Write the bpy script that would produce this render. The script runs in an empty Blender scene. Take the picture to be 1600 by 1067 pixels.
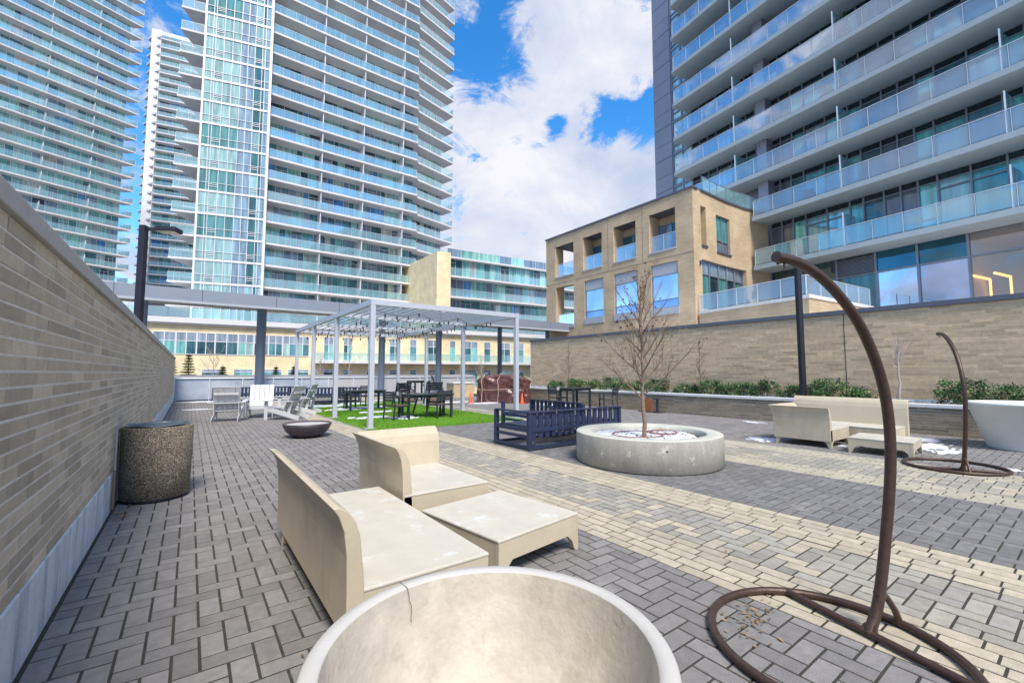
import bpy, bmesh, math, random
from mathutils import Vector, Matrix, noise
R = math.radians
PI = math.pi
S = bpy.context.scene
COL = S.collection
rnd = random.Random(7)

# ------------------------------------------------------------------ materials
def newmat(name):
    m = bpy.data.materials.new(name); m.use_nodes = True
    nt = m.node_tree; b = nt.nodes['Principled BSDF']
    return m, nt, b

def mat(name, col=(.5,.5,.5), rough=.6, metal=0.0, var=.15, scale=8, bump=0.0, bscale=40, attr=False,
        spec=.5, stain=None, stainscale=1.5, stainlo=.55, stainhi=.75, stretch=None, coat=0.0, streak=None):
    m, nt, b = newmat(name); N = nt.nodes; L = nt.links
    tc = N.new('ShaderNodeTexCoord')
    mp = N.new('ShaderNodeMapping'); L.new(tc.outputs['Object'], mp.inputs[0])
    if stretch: mp.inputs['Scale'].default_value = stretch
    nz = N.new('ShaderNodeTexNoise'); nz.inputs['Scale'].default_value = scale; nz.inputs['Detail'].default_value = 8
    nz.inputs['Roughness'].default_value = .65
    L.new(mp.outputs[0], nz.inputs['Vector'])
    mr = N.new('ShaderNodeMapRange'); mr.inputs[1].default_value = .25; mr.inputs[2].default_value = .75
    mr.inputs[3].default_value = 1 - var; mr.inputs[4].default_value = 1 + var
    L.new(nz.outputs['Fac'], mr.inputs[0])
    mul = N.new('ShaderNodeVectorMath'); mul.operation = 'SCALE'
    if attr:
        at = N.new('ShaderNodeAttribute'); at.attribute_name = 'Col'; src = at.outputs['Color']
    else:
        rg = N.new('ShaderNodeRGB'); rg.outputs[0].default_value = (*col, 1); src = rg.outputs[0]
    L.new(src, mul.inputs[0]); L.new(mr.outputs[0], mul.inputs['Scale'])
    out = mul.outputs[0]
    if stain:
        n2 = N.new('ShaderNodeTexNoise'); n2.inputs['Scale'].default_value = stainscale; n2.inputs['Detail'].default_value = 10
        n2.inputs['Roughness'].default_value = .7
        m2 = N.new('ShaderNodeMapping'); L.new(tc.outputs['Object'], m2.inputs[0])
        if streak: m2.inputs['Scale'].default_value = streak
        L.new(m2.outputs[0], n2.inputs['Vector'])
        r2 = N.new('ShaderNodeMapRange'); r2.inputs[1].default_value = stainlo; r2.inputs[2].default_value = stainhi
        L.new(n2.outputs['Fac'], r2.inputs[0])
        mx = N.new('ShaderNodeMix'); mx.data_type = 'RGBA'
        L.new(r2.outputs[0], mx.inputs[0]); L.new(out, mx.inputs[6]); mx.inputs[7].default_value = (*stain, 1)
        out = mx.outputs[2]
    L.new(out, b.inputs['Base Color'])
    b.inputs['Roughness'].default_value = rough; b.inputs['Metallic'].default_value = metal
    b.inputs['Specular IOR Level'].default_value = spec
    b.inputs['Coat Weight'].default_value = coat
    if bump:
        n3 = N.new('ShaderNodeTexNoise'); n3.inputs['Scale'].default_value = bscale; n3.inputs['Detail'].default_value = 6
        L.new(mp.outputs[0], n3.inputs['Vector'])
        bp = N.new('ShaderNodeBump'); bp.inputs['Strength'].default_value = bump; bp.inputs['Distance'].default_value = .01
        L.new(n3.outputs['Fac'], bp.inputs['Height']); L.new(bp.outputs[0], b.inputs['Normal'])
    return m

def glassmat(name, tint=(.75,.92,.92), clear=.72, body=(.45,.62,.64), rough=.03, gloss=.12, fr=.7):
    m = bpy.data.materials.new(name); m.use_nodes = True; nt = m.node_tree; N = nt.nodes; L = nt.links
    N.clear(); o = N.new('ShaderNodeOutputMaterial')
    t = N.new('ShaderNodeBsdfTransparent'); t.inputs[0].default_value = (*tint, 1)
    d = N.new('ShaderNodeBsdfDiffuse'); d.inputs[0].default_value = (*body, 1)
    g = N.new('ShaderNodeBsdfGlossy'); g.inputs['Roughness'].default_value = rough; g.inputs[0].default_value = (.95,.97,1,1)
    m1 = N.new('ShaderNodeMixShader'); m1.inputs[0].default_value = 1 - clear
    L.new(t.outputs[0], m1.inputs[1]); L.new(d.outputs[0], m1.inputs[2])
    lw = N.new('ShaderNodeLayerWeight'); lw.inputs[0].default_value = .35
    ad = N.new('ShaderNodeMath'); ad.operation = 'MULTIPLY_ADD'; ad.inputs[1].default_value = fr; ad.inputs[2].default_value = gloss
    ad.use_clamp = True
    L.new(lw.outputs['Fresnel'], ad.inputs[0])
    m2 = N.new('ShaderNodeMixShader'); L.new(ad.outputs[0], m2.inputs[0])
    L.new(m1.outputs[0], m2.inputs[1]); L.new(g.outputs[0], m2.inputs[2]); L.new(m2.outputs[0], o.inputs[0])
    return m

def panemat(name, metal=.25, rough=.04, wav=.02, curtain=True):
    m, nt, b = newmat(name); N = nt.nodes; L = nt.links
    at = N.new('ShaderNodeAttribute'); at.attribute_name = 'Col'
    tc = N.new('ShaderNodeTexCoord')
    nz = N.new('ShaderNodeTexNoise'); nz.inputs['Scale'].default_value = 1.1; nz.inputs['Detail'].default_value = 3
    mp = N.new('ShaderNodeMapping'); mp.inputs['Scale'].default_value = (3.2, 3.2, .25) if curtain else (.3,.3,.3)
    L.new(tc.outputs['Object'], mp.inputs[0]); L.new(mp.outputs[0], nz.inputs['Vector'])
    mr = N.new('ShaderNodeMapRange'); mr.inputs[1].default_value = .3; mr.inputs[2].default_value = .7
    mr.inputs[3].default_value = .62; mr.inputs[4].default_value = 1.3
    L.new(nz.outputs['Fac'], mr.inputs[0])
    mul = N.new('ShaderNodeVectorMath'); mul.operation = 'SCALE'
    L.new(at.outputs['Color'], mul.inputs[0]); L.new(mr.outputs[0], mul.inputs['Scale'])
    L.new(mul.outputs[0], b.inputs['Base Color'])
    b.inputs['Metallic'].default_value = metal; b.inputs['Roughness'].default_value = rough
    b.inputs['Specular IOR Level'].default_value = .9
    n2 = N.new('ShaderNodeTexNoise'); n2.inputs['Scale'].default_value = .45; n2.inputs['Detail'].default_value = 1
    L.new(tc.outputs['Object'], n2.inputs['Vector'])
    bp = N.new('ShaderNodeBump'); bp.inputs['Strength'].default_value = wav*10; bp.inputs['Distance'].default_value = .15
    L.new(n2.outputs['Fac'], bp.inputs['Height']); L.new(bp.outputs[0], b.inputs['Normal'])
    return m

def brickmat(name, c1, c2, mortar, bw=.39, bh=.067, rot=None, msize=.007):
    m, nt, b = newmat(name); N = nt.nodes; L = nt.links
    tc = N.new('ShaderNodeTexCoord'); sp = N.new('ShaderNodeSeparateXYZ'); L.new(tc.outputs['Object'], sp.inputs[0])
    geo = N.new('ShaderNodeNewGeometry')
    sn = N.new('ShaderNodeSeparateXYZ'); L.new(geo.outputs['Normal'], sn.inputs[0])
    ab = N.new('ShaderNodeMath'); ab.operation = 'ABSOLUTE'; L.new(sn.outputs[0], ab.inputs[0])
    gt = N.new('ShaderNodeMath'); gt.operation = 'GREATER_THAN'; gt.inputs[1].default_value = .7; L.new(ab.outputs[0], gt.inputs[0])
    mx = N.new('ShaderNodeMix'); L.new(gt.outputs[0], mx.inputs[0]); L.new(sp.outputs[0], mx.inputs[2]); L.new(sp.outputs[1], mx.inputs[3])
    cb = N.new('ShaderNodeCombineXYZ'); L.new(mx.outputs[0], cb.inputs[0]); L.new(sp.outputs[2], cb.inputs[1])
    br = N.new('ShaderNodeTexBrick'); L.new(cb.outputs[0], br.inputs['Vector'])
    br.inputs['Color1'].default_value = (*c1, 1); br.inputs['Color2'].default_value = (*c2, 1); br.inputs['Mortar'].default_value = (*mortar, 1)
    br.inputs['Scale'].default_value = 1; br.inputs['Brick Width'].default_value = bw; br.inputs['Row Height'].default_value = bh
    br.inputs['Mortar Size'].default_value = msize; br.inputs['Mortar Smooth'].default_value = .2
    nz = N.new('ShaderNodeTexNoise'); nz.inputs['Scale'].default_value = .8; nz.inputs['Detail'].default_value = 8; L.new(tc.outputs['Object'], nz.inputs['Vector'])
    mr = N.new('ShaderNodeMapRange'); mr.inputs[1].default_value = .3; mr.inputs[2].default_value = .7; mr.inputs[3].default_value = .85; mr.inputs[4].default_value = 1.15
    L.new(nz.outputs['Fac'], mr.inputs[0])
    mul = N.new('ShaderNodeVectorMath'); mul.operation = 'SCALE'; L.new(br.outputs['Color'], mul.inputs[0]); L.new(mr.outputs[0], mul.inputs['Scale'])
    L.new(mul.outputs[0], b.inputs['Base Color']); b.inputs['Roughness'].default_value = .85
    bp = N.new('ShaderNodeBump'); bp.inputs['Strength'].default_value = .6; bp.inputs['Distance'].default_value = .01; bp.invert = True
    L.new(br.outputs['Fac'], bp.inputs['Height']); L.new(bp.outputs[0], b.inputs['Normal'])
    return m

M = {}
M['paver'] = mat('paver', attr=True, rough=.8, var=.22, scale=14, bump=.5, bscale=120, stain=(.46,.43,.38), stainscale=1.6, stainlo=.60, stainhi=.92)
M['sand'] = mat('joint_sand', (.040,.038,.030), rough=.95, var=.4, scale=20)
M['brick'] = mat('long_brick', attr=True, rough=.85, var=.18, scale=9, bump=.7, bscale=70, stain=(.62,.59,.54), stainscale=3.5, stainlo=.62, stainhi=.85, streak=(1,1.6,.6))
M['mortar'] = mat('mortar', (.78,.75,.70), rough=.95, var=.15, scale=10)
M['mortar_tan'] = mat('mortar_tan', (.62,.56,.46), rough=.95, var=.15, scale=10)
M['base_conc'] = mat('blueish_concrete', (.66,.74,.81), rough=.8, var=.12, scale=5, bump=.3, stain=(.22,.29,.37), stainscale=3.2, stainlo=.46, stainhi=.75, streak=(1,2.2,.35))
M['cap'] = mat('limestone_cap', (.47,.45,.43), rough=.8, var=.12, scale=12, bump=.3)
M['cap_light'] = mat('pale_cap', (.66,.66,.65), rough=.8, var=.1, scale=9, bump=.3, stain=(.4,.4,.4), stainscale=2)
M['conc'] = mat('cast_concrete', (.39,.37,.32), rough=.85, var=.18, scale=3, bump=.6, bscale=60, stain=(.66,.66,.62), stainscale=4, stainlo=.6, stainhi=.7, stretch=(3,3,.8))
M['conc_top'] = mat('trowelled_concrete', (.52,.51,.44), rough=.75, var=.12, scale=5, bump=.2)
M['cream'] = mat('cream_fibreglass', (.53,.455,.33), rough=.5, var=.08, scale=3, bump=.15, bscale=30, stain=(.34,.28,.19), stainscale=1.8, stainlo=.52, stainhi=.9)
M['cream_top'] = mat('weathered_cream', (.55,.51,.43), rough=.5, var=.10, scale=4, bump=.15, stain=(.62,.61,.58), stainscale=3.5, stainlo=.55, stainhi=.62)
M['pot_in'] = mat('stained_cream', (.50,.455,.385), rough=.6, var=.22, scale=7, bump=.4, stain=(.28,.24,.15), stainscale=9, stainlo=.56, stainhi=.9, streak=(1,1,.45))
M['pot'] = mat('cream_pot', (.52,.50,.47), rough=.5, var=.06, scale=6, bump=.1)
M['pot2'] = mat('pale_pot', (.74,.75,.70), rough=.5, var=.06, scale=4, bump=.1)
M['bronze'] = mat('bronze_powdercoat', (.075,.045,.035), rough=.38, metal=.35, var=.3, scale=30, bump=.25, bscale=160, stain=(.16,.07,.035), stainscale=14, stainlo=.6, stainhi=.75)
M['navy'] = mat('navy_painted_wood', (.022,.032,.075), rough=.55, var=.25, scale=10)
M['char'] = mat('charcoal_metal', (.028,.036,.045), rough=.4, var=.2, scale=10)
M['charseat'] = mat('weathered_seat', (.20,.13,.10), rough=.7, var=.3, scale=12)
M['white'] = mat('white_polywood', (.54,.54,.56), rough=.5, var=.06, scale=10, bump=.1)
M['alum'] = mat('silver_paint', (.52,.54,.60), rough=.4, metal=.2, var=.05, scale=5)
M['alum_dark'] = mat('silver_slat', (.36,.38,.44), rough=.4, metal=.2, var=.05, scale=5)
M['canopy'] = mat('canopy_panel', (.27,.30,.36), rough=.45, metal=.3, var=.06, scale=1)
M['canopy_sof'] = mat('canopy_soffit', (.40,.42,.47), rough=.5, var=.05, scale=1)
M['column'] = mat('column_paint', (.18,.24,.33), rough=.35, metal=.3, var=.06, scale=2)
M['black'] = mat('black_pole', (.010,.011,.022), rough=.55, var=.1, scale=5)
M['lens'] = mat('lamp_lens', (.7,.66,.5), rough=.2, var=.05)
M['agg'] = None
M['turf'] = mat('turf_backing', (.10,.24,.012), rough=.95, var=.35, scale=30)
M['snow'] = mat('snow', (.68,.70,.75), rough=.7, var=.06, scale=10, bump=.5, bscale=30)
M['tarp'] = mat('brown_tarp', (.11,.042,.036), rough=.32, var=.35, scale=5, bump=.4, bscale=14, spec=.7)
M['rope'] = mat('straw_rope', (.55,.47,.33), rough=.9)
M['orange'] = mat('cone_orange', (.85,.09,.015), rough=.5, var=.1)
M['bowl'] = mat('dark_bowl', (.075,.058,.07), rough=.45, var=.45, scale=7, bump=.3)
M['soil'] = mat('soil', (.13,.09,.055), rough=.95, var=.5, scale=20, bump=.8)
M['bark'] = mat('bark', (.22,.16,.115), rough=.9, var=.3, scale=30, bump=.5)
M['barkpale'] = mat('pale_bark', (.42,.36,.34), rough=.9, var=.25, scale=30)
M['deadleaf'] = mat('dead_leaf', (.20,.10,.06), rough=.9, var=.5, scale=30)
M['hose'] = mat('drip_hose', (.25,.10,.07), rough=.5)
M['leaf'] = mat('euonymus_leaf', attr=True, rough=.5, var=.2, scale=20)
M['conifer'] = mat('conifer_leaf', attr=True, rough=.8, var=.2, scale=10)
M['fence'] = mat('mesh_screen', (.30,.36,.46), rough=.7, var=.10, scale=60, stain=(.44,.47,.54), stainscale=.5, stainlo=.45, stainhi=.6)
M['fence_r'] = mat('panel_grey', (.42,.42,.45), rough=.8, var=.08, scale=3)
M['rail'] = mat('galv_rail', (.74,.77,.80), rough=.4, metal=.3, var=.05)
M['slab'] = mat('balcony_concrete', (.66,.65,.66), rough=.8, var=.05, scale=1)
M['slab_rt'] = mat('balcony_concrete_grey', (.42,.48,.51), rough=.7, var=.05, scale=1.5, bump=.05)
M['whitewall'] = mat('white_concrete', (.78,.77,.76), rough=.8, var=.04, scale=.6)
M['mull'] = mat('white_mullion', (.78,.76,.80), rough=.4, metal=.1, var=.03)
M['mullg'] = mat('grey_mullion', (.22,.25,.31), rough=.4, metal=.3, var=.05)
M['darkpanel'] = mat('grey_metal_panel', (.32,.32,.38), rough=.35, metal=.4, var=.1, scale=.3)
M['yellow'] = brickmat('pale_yellow_block', (.84,.70,.45), (.80,.66,.41), (.74,.61,.40), bw=.8, bh=.3, msize=.012)
M['tanbrick'] = brickmat('tan_brick', (.56,.42,.27), (.46,.34,.22), (.58,.47,.33))
M['coping'] = mat('dark_coping', (.12,.125,.16), rough=.4, metal=.3, var=.05)
M['membrane'] = mat('roof_membrane', (.58,.58,.58), rough=.7, var=.15, scale=3)
M['street'] = mat('asphalt', (.10,.10,.10), rough=.9, var=.2, scale=3)
M['pane'] = panemat('tower_glass')
M['pane2'] = panemat('near_tower_glass', metal=.3, rough=.02, wav=.015)
M['pane3'] = panemat('reflective_glass', metal=.8, rough=.012, wav=.012, curtain=False)
M['railglass'] = glassmat('balcony_glass', clear=.68, body=(.42,.78,.88), gloss=.16)
M['railglass_rt'] = glassmat('balcony_glass_frosted', tint=(.85,.92,.95), clear=.62, body=(.46,.62,.80), gloss=.08, fr=.38)
M['clearglass'] = glassmat('clear_glass', tint=(.8,.86,.9), clear=.9, body=(.3,.4,.45), gloss=.18)
M['led'] = bpy.data.materials.new('led_strip'); M['led'].use_nodes = True
_b = M['led'].node_tree.nodes['Principled BSDF']; _b.inputs['Emission Color'].default_value = (1,.45,.07,1); _b.inputs['Emission Strength'].default_value = 1.6
M['room'] = mat('lounge_wall', (.42,.35,.32), rough=.8, var=.1, scale=1)
M['red'] = mat('red_bell', (.4,.03,.03), rough=.4)
M['bulb'] = mat('string_bulb', (.03,.03,.03), rough=.3)
M['pipe'] = mat('copper_pipe', (.30,.19,.12), rough=.6, var=.1)
M['bag'] = mat('bin_liner', (.09,.12,.15), rough=.25, var=.3, scale=20)

def aggmat():
    m, nt, b = newmat('exposed_aggregate'); N = nt.nodes; L = nt.links
    tc = N.new('ShaderNodeTexCoord'); v = N.new('ShaderNodeTexVoronoi'); v.inputs['Scale'].default_value = 135
    L.new(tc.outputs['Object'], v.inputs['Vector'])
    cr = N.new('ShaderNodeValToRGB'); cr.color_ramp.elements[0].color = (.06,.05,.038,1); cr.color_ramp.elements[1].color = (.50,.42,.31,1)
    e = cr.color_ramp.elements.new(.5); e.color = (.17,.14,.10,1)
    sp = N.new('ShaderNodeSeparateColor'); L.new(v.outputs['Color'], sp.inputs[0]); L.new(sp.outputs[0], cr.inputs[0])
    L.new(cr.outputs[0], b.inputs['Base Color']); b.inputs['Roughness'].default_value = .8
    bp = N.new('ShaderNodeBump'); bp.inputs['Strength'].default_value = 1; bp.inputs['Distance'].default_value = .006; bp.invert = True
    L.new(v.outputs['Distance'], bp.inputs['Height']); L.new(bp.outputs[0], b.inputs['Normal'])
    return m
M['agg'] = aggmat()

# ------------------------------------------------------------------ mesh builder
class MB:
    def __init__(s): s.v = []; s.f = []; s.c = []; s.sm = []
    def quad(s, pts, c=(.5,.5,.5), sm=False):
        pts = list(pts)
        n = len(s.v); s.v += [tuple(p) for p in pts]; s.f.append(tuple(range(n, n+len(pts)))); s.c.append(c); s.sm.append(sm)
    def mesh(s, vs, fs, c=(.5,.5,.5), sm=False):
        n = len(s.v); s.v += [tuple(p) for p in vs]
        for f in fs: s.f.append(tuple(i+n for i in f)); s.c.append(c); s.sm.append(sm)
    def box(s, a, b, c=(.5,.5,.5), mx=None):
        x0,y0,z0 = a; x1,y1,z1 = b
        vs = [Vector(p) for p in ((x0,y0,z0),(x1,y0,z0),(x1,y1,z0),(x0,y1,z0),(x0,y0,z1),(x1,y0,z1),(x1,y1,z1),(x0,y1,z1))]
        if mx: vs = [mx @ p for p in vs]
        s.mesh(vs, ((0,3,2,1),(4,5,6,7),(0,1,5,4),(1,2,6,5),(2,3,7,6),(3,0,4,7)), c)
    def bar(s, p, q, w, h, up=(0,0,1), c=(.5,.5,.5)):
        """box from p to q, w across, h in 'up' direction, centred"""
        p = Vector(p); q = Vector(q); d = q-p; L = d.length
        if L < 1e-6: return
        d.normalize(); upv = Vector(up)
        sd = d.cross(upv)
        if sd.length < 1e-4: sd = d.cross(Vector((1,0,0)))
        sd.normalize(); u = sd.cross(d)
        vs = []
        for o in (p, q):
            for a, b in ((-1,-1),(1,-1),(1,1),(-1,1)): vs.append(o + sd*(a*w/2) + u*(b*h/2))
        s.mesh(vs, ((0,1,2,3),(7,6,5,4),(0,4,5,1),(1,5,6,2),(2,6,7,3),(3,7,4,0)), c)
    def tube(s, pts, rad, n=8, c=(.5,.5,.5), cap=True, closed=False):
        pts = [Vector(p) for p in pts]; k = len(pts)
        rs = rad if isinstance(rad, (list, tuple)) else [rad]*k
        rings = []; prev = None
        for i, p in enumerate(pts):
            if closed: t = pts[(i+1) % k] - pts[i-1]
            else: t = pts[min(i+1, k-1)] - pts[max(i-1, 0)]
            t.normalize()
            if prev is None:
                a = Vector((0,0,1)) if abs(t.z) < .9 else Vector((1,0,0)); u = t.cross(a).normalized()
            else:
                u = (prev - t*prev.dot(t)).normalized()
            prev = u; w = t.cross(u)
            rings.append([p + (u*math.cos(2*PI*j/n) + w*math.sin(2*PI*j/n))*rs[i] for j in range(n)])
        vs = [q for r_ in rings for q in r_]; fs = []
        for i in range(k if closed else k-1):
            a = i*n; b = ((i+1) % k)*n
            for j in range(n): fs.append((a+j, a+(j+1)%n, b+(j+1)%n, b+j))
        s.mesh(vs, fs, c, True)
        if cap and not closed:
            s.quad(reversed(rings[0]), c); s.quad(rings[-1], c)
    def lathe(s, prof, n=32, c=(.5,.5,.5), cen=(0,0,0), sx=1, sy=1, sm=True):
        vs = []; fs = []
        for r_, z in prof:
            for j in range(n):
                a = 2*PI*j/n; vs.append((cen[0]+r_*sx*math.cos(a), cen[1]+r_*sy*math.sin(a), cen[2]+z))
        for i in range(len(prof)-1):
            for j in range(n): fs.append((i*n+j, i*n+(j+1)%n, (i+1)*n+(j+1)%n, (i+1)*n+j))
        s.mesh(vs, fs, c, sm)
    def prism(s, poly, z0, z1, c=(.5,.5,.5)):
        n = len(poly); vs = [(x,y,z0) for x,y in poly]+[(x,y,z1) for x,y in poly]
        fs = [tuple(reversed(range(n))), tuple(range(n,2*n))]+[(i,(i+1)%n,n+(i+1)%n,n+i) for i in range(n)]
        s.mesh(vs, fs, c)
    def build(s, name, material, parent=None, loc=None, bevel=0, smooth_angle=None):
        me = bpy.data.meshes.new(name); me.from_pydata(s.v, [], s.f)
        at = me.color_attributes.new('Col', 'FLOAT_COLOR', 'CORNER')
        buf = []
        for f, c in zip(s.f, s.c): buf += list((*c[:3], 1.0))*len(f)
        at.data.foreach_set('color', buf)
        me.polygons.foreach_set('use_smooth', s.sm)
        me.materials.append(M[material] if isinstance(material, str) else material)
        me.update()
        o = bpy.data.objects.new(name, me); COL.objects.link(o)
        if parent: o.parent = parent
        if loc: o.location = loc
        if bevel:
            bv = o.modifiers.new('bevel', 'BEVEL'); bv.width = bevel; bv.segments = 2; bv.limit_method = 'ANGLE'; bv.angle_limit = R(40)
        return o

def tag(o, label=None, cat=None, group=None, kind=None):
    if label: o['label'] = label
    if cat: o['category'] = cat
    if group: o['group'] = group
    if kind: o['kind'] = kind
    return o
def empty(name, loc=(0,0,0), rz=0, label=None, cat=None, group=None):
    o = bpy.data.objects.new(name, None); COL.objects.link(o); o.location = loc; o.rotation_euler = (0,0,rz)
    o.empty_display_size = .2
    return tag(o, label, cat, group)
def kids(o): return [c for c in COL.objects if c.parent == o]
def copy_tree(o, loc, rz=None, label=None, scale=None, rot=None):
    c = o.copy(); COL.objects.link(c); c.location = loc
    if rz is not None: c.rotation_euler = (0,0,rz)
    if rot: c.rotation_euler = rot
    if scale: c.scale = scale
    if label: c['label'] = label
    for ch in kids(o):
        d = ch.copy(); COL.objects.link(d); d.parent = c
        for g in kids(ch):
            e = g.copy(); COL.objects.link(e); e.parent = d
    return c

def lerp(a, b, t): return a+(b-a)*t
def jit(c, a, r=rnd):
    k = 1+r.uniform(-a, a); return tuple(max(0, min(1, x*k)) for x in c)

# ------------------------------------------------------------------ ground
# street level four metres below the terrace, one sheet to the horizon
g = MB(); g.quad([(-900,-400,-4.2),(900,-400,-4.2),(900,1400,-4.2),(-900,1400,-4.2)])
tag(g.build('ground','street'), kind='structure')
g = MB(); g.box((-.95,-7,-4.19),(15.4,27.6,-.0030))
tag(g.build('terrace_base','sand'), kind='structure')

def paver_colour(x, y):
    grey = (.212,.200,.194); cream = (.44,.385,.29); light = (.33,.305,.26); mid = (.29,.27,.24)
    r = rnd.random()
    if 2.87 <= x <= 3.42 or 4.22 <= x <= 4.83: return jit(cream, .12)
    if 3.42 < x < 4.22: return jit(light if r < .62 else (cream if r < .78 else mid), .12)
    if 6.95 <= x <= 7.5 or 8.5 <= x <= 9.1: return jit((.42,.38,.295), .12)
    if 7.5 < x < 8.5: return jit(light if r < .6 else (cream if r < .78 else mid), .12)
    if 4.83 < x < 6.95: return jit((.178,.172,.170), .15)
    return jit(grey, .16)
pav = MB()
def paver(x0, y0, x1, y1, col):
    gp = .0050; ch = .0030
    x0 += gp; y0 += gp; x1 -= gp; y1 -= gp
    if x1-x0 < .02 or y1-y0 < .02: return
    z = rnd.uniform(-.0008, .0008); t1 = rnd.uniform(-.0008,.0008); t2 = rnd.uniform(-.0008,.0008)
    a = [(x0,y0,-.005),(x1,y0,-.005),(x1,y1,-.005),(x0,y1,-.005)]
    b = [(x0+ch,y0+ch,z+t1),(x1-ch,y0+ch,z+t2),(x1-ch,y1-ch,z-t1),(x0+ch,y1-ch,z-t2)]
    pav.mesh(a+b, ((4,5,6,7),(0,1,5,4),(1,2,6,5),(2,3,7,6),(3,0,4,7)), col)
W = .112; XL, XR, YB, YT = -.575, 13.58, -1.2, 26.6
stretchers = ((2.87,3.42),(4.22,4.83),(6.95,7.5),(8.5,9.1))
zones = [(XL,2.87),(3.42,4.22),(4.83,6.95),(7.5,8.5),(9.1,XR)]
def herring(xa, xb, ya, yb):
    nx = int((xb-xa)/W)+3; ny = int((yb-ya)/W)+3
    done = set()
    for i in range(-3, nx):
        for j in range(-3, ny):
            k = (i-j) % 4
            if k == 0: c = (i, j, 2, 1)       # along x
            elif k == 3: c = (i, j, 1, 2)     # along y starts here
            else: continue
            x0 = xa+c[0]*W; y0 = ya+c[1]*W; x1 = x0+c[2]*W; y1 = y0+c[3]*W
            x0 = max(x0, xa); x1 = min(x1, xb); y0 = max(y0, ya); y1 = min(y1, yb)
            if x1-x0 < .03 or y1-y0 < .03: continue
            if skip(x0,y0,x1,y1): continue
            paver(x0, y0, x1, y1, paver_colour((x0+x1)/2, (y0+y1)/2))
def skip(x0,y0,x1,y1):
    return (x0 > 3.7 and x1 < 8.0 and y0 > 10.6 and y1 < 20.8)
for xa, xb in zones: herring(xa, xb, YB, YT)
for xa, xb in stretchers:
    n = 5; w = (xb-xa)/n
    for k in range(n):
        y = YB - rnd.uniform(0, .22)
        while y < YT:
            if not skip(xa+k*w, y, xa+(k+1)*w, y+.225):
                paver(xa+k*w, max(y, YB), xa+(k+1)*w, min(y+.225, YT), paver_colour(xa+(k+.5)*w, y))
            y += .225
tag(pav.build('pavement','paver'), kind='structure')

# turf: backing sheet and blades
tb = MB(); tb.box((3.52,10.35,-.0026),(8.05,20.9,.012)); tag(tb.build('turf','turf'), kind='structure')
gr = MB(); r2 = random.Random(3)
for _ in range(52000):
    yy = 10.36 + 10.5*(r2.random()**1.5); xx = r2.uniform(3.53, 8.04)
    a = r2.uniform(0, 2*PI); h = r2.uniform(.018,.04); w = .004+.0012*(yy-10)
    k = r2.uniform(.5, 1.3)*(1+.2*noise.noise(Vector((xx*1.1,yy*1.1,0)))); c = (.15*k*r2.uniform(.7,1.3), .34*k, .018*k)
    dx, dy = math.cos(a)*w, math.sin(a)*w; lx, ly = r2.uniform(-.012,.012), r2.uniform(-.012,.012)
    gr.quad([(xx-dx,yy-dy,.011),(xx+dx,yy+dy,.011),(xx+lx,yy+ly,.011+h)], c)
tag(gr.build('grass','leaf'), 'bright green artificial grass under the pergola', 'grass', kind='stuff')

# snow patches
sn = MB(); r3 = random.Random(11)
def snowpatch(cx, cy, rx, ry, h=.02, n=46, seed=0, sat=True):
    rr = random.Random(seed); h = .052 if (3.6 < cx < 8 and 10.5 < cy < 20.8) else min(h,.03)
    ph = [.85+.75*noise.noise(Vector((math.cos(6.283*j/n)*1.6+seed*3.1, math.sin(6.283*j/n)*1.6, cx)))+rr.uniform(-.10,.10) for j in range(n)]
    if sat:
        for q in range(9):
            a = rr.uniform(0,6.28); d = rr.uniform(.8,1.35); k = rr.uniform(.08,.22)
            snowpatch(cx+rx*d*math.cos(a), cy+ry*d*math.sin(a), max(.02,rx*k), max(.02,ry*k), h*.5, 12, seed*10+q, False)
    top = []; rim = []
    for j in range(n):
        a = 2*PI*j/n; k = (ph[j]+ph[j-1])/2
        rim.append((cx+rx*k*math.cos(a), cy+ry*k*math.sin(a), .002)); top.append((cx+rx*k*.8*math.cos(a), cy+ry*k*.8*math.sin(a), h*rr.uniform(.7,1)))
    vs = rim+top+[(cx,cy,h)]
    fs = [(j,(j+1)%n,n+(j+1)%n,n+j) for j in range(n)]+[(n+j,n+(j+1)%n,2*n) for j in range(n)]
    sn.mesh(vs, fs, (1,1,1), True)
for i, p in enumerate([(9.75,4.35,.25,.32,.05),(10.1,3.0,.12,.15,.015),(11.4,2.1,.5,.28,.012),(10.9,1.75,.45,.16,.012),(12.4,2.35,.35,.25,.01),(9.3,.25,.22,.3,.012),
        (9.0,.5,.1,.16,.012),(9.6,.9,.12,.1,.01),(11.3,17.0,1.1,.35,.04),(10.2,18.4,.9,.3,.03),(.9,25.8,1.1,.35,.08),(.2,20.5,.5,.12,.02),
        (5.4,12.9,.55,.35,.05),(4.5,13.5,.5,.2,.05),(5.6,17.4,.9,.45,.05),(4.6,16.9,.6,.25,.05),(4.5,19.2,.8,.5,.05),(6.0,19.8,1.0,.4,.05),(5.3,15.2,.6,.12,.045),
        (5.35,6.75,.3,.2,.01),(5.7,6.6,.25,.12,.01),(12.8,14.5,.4,.9,.02),(8.6,21.7,1.2,.3,.03),(12.9,6.0,.15,.3,.01)]):
    snowpatch(*p, seed=i)
tag(sn.build('snow','snow'), 'thin melting snow patches on pavers and turf', 'snow', kind='stuff')

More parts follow.
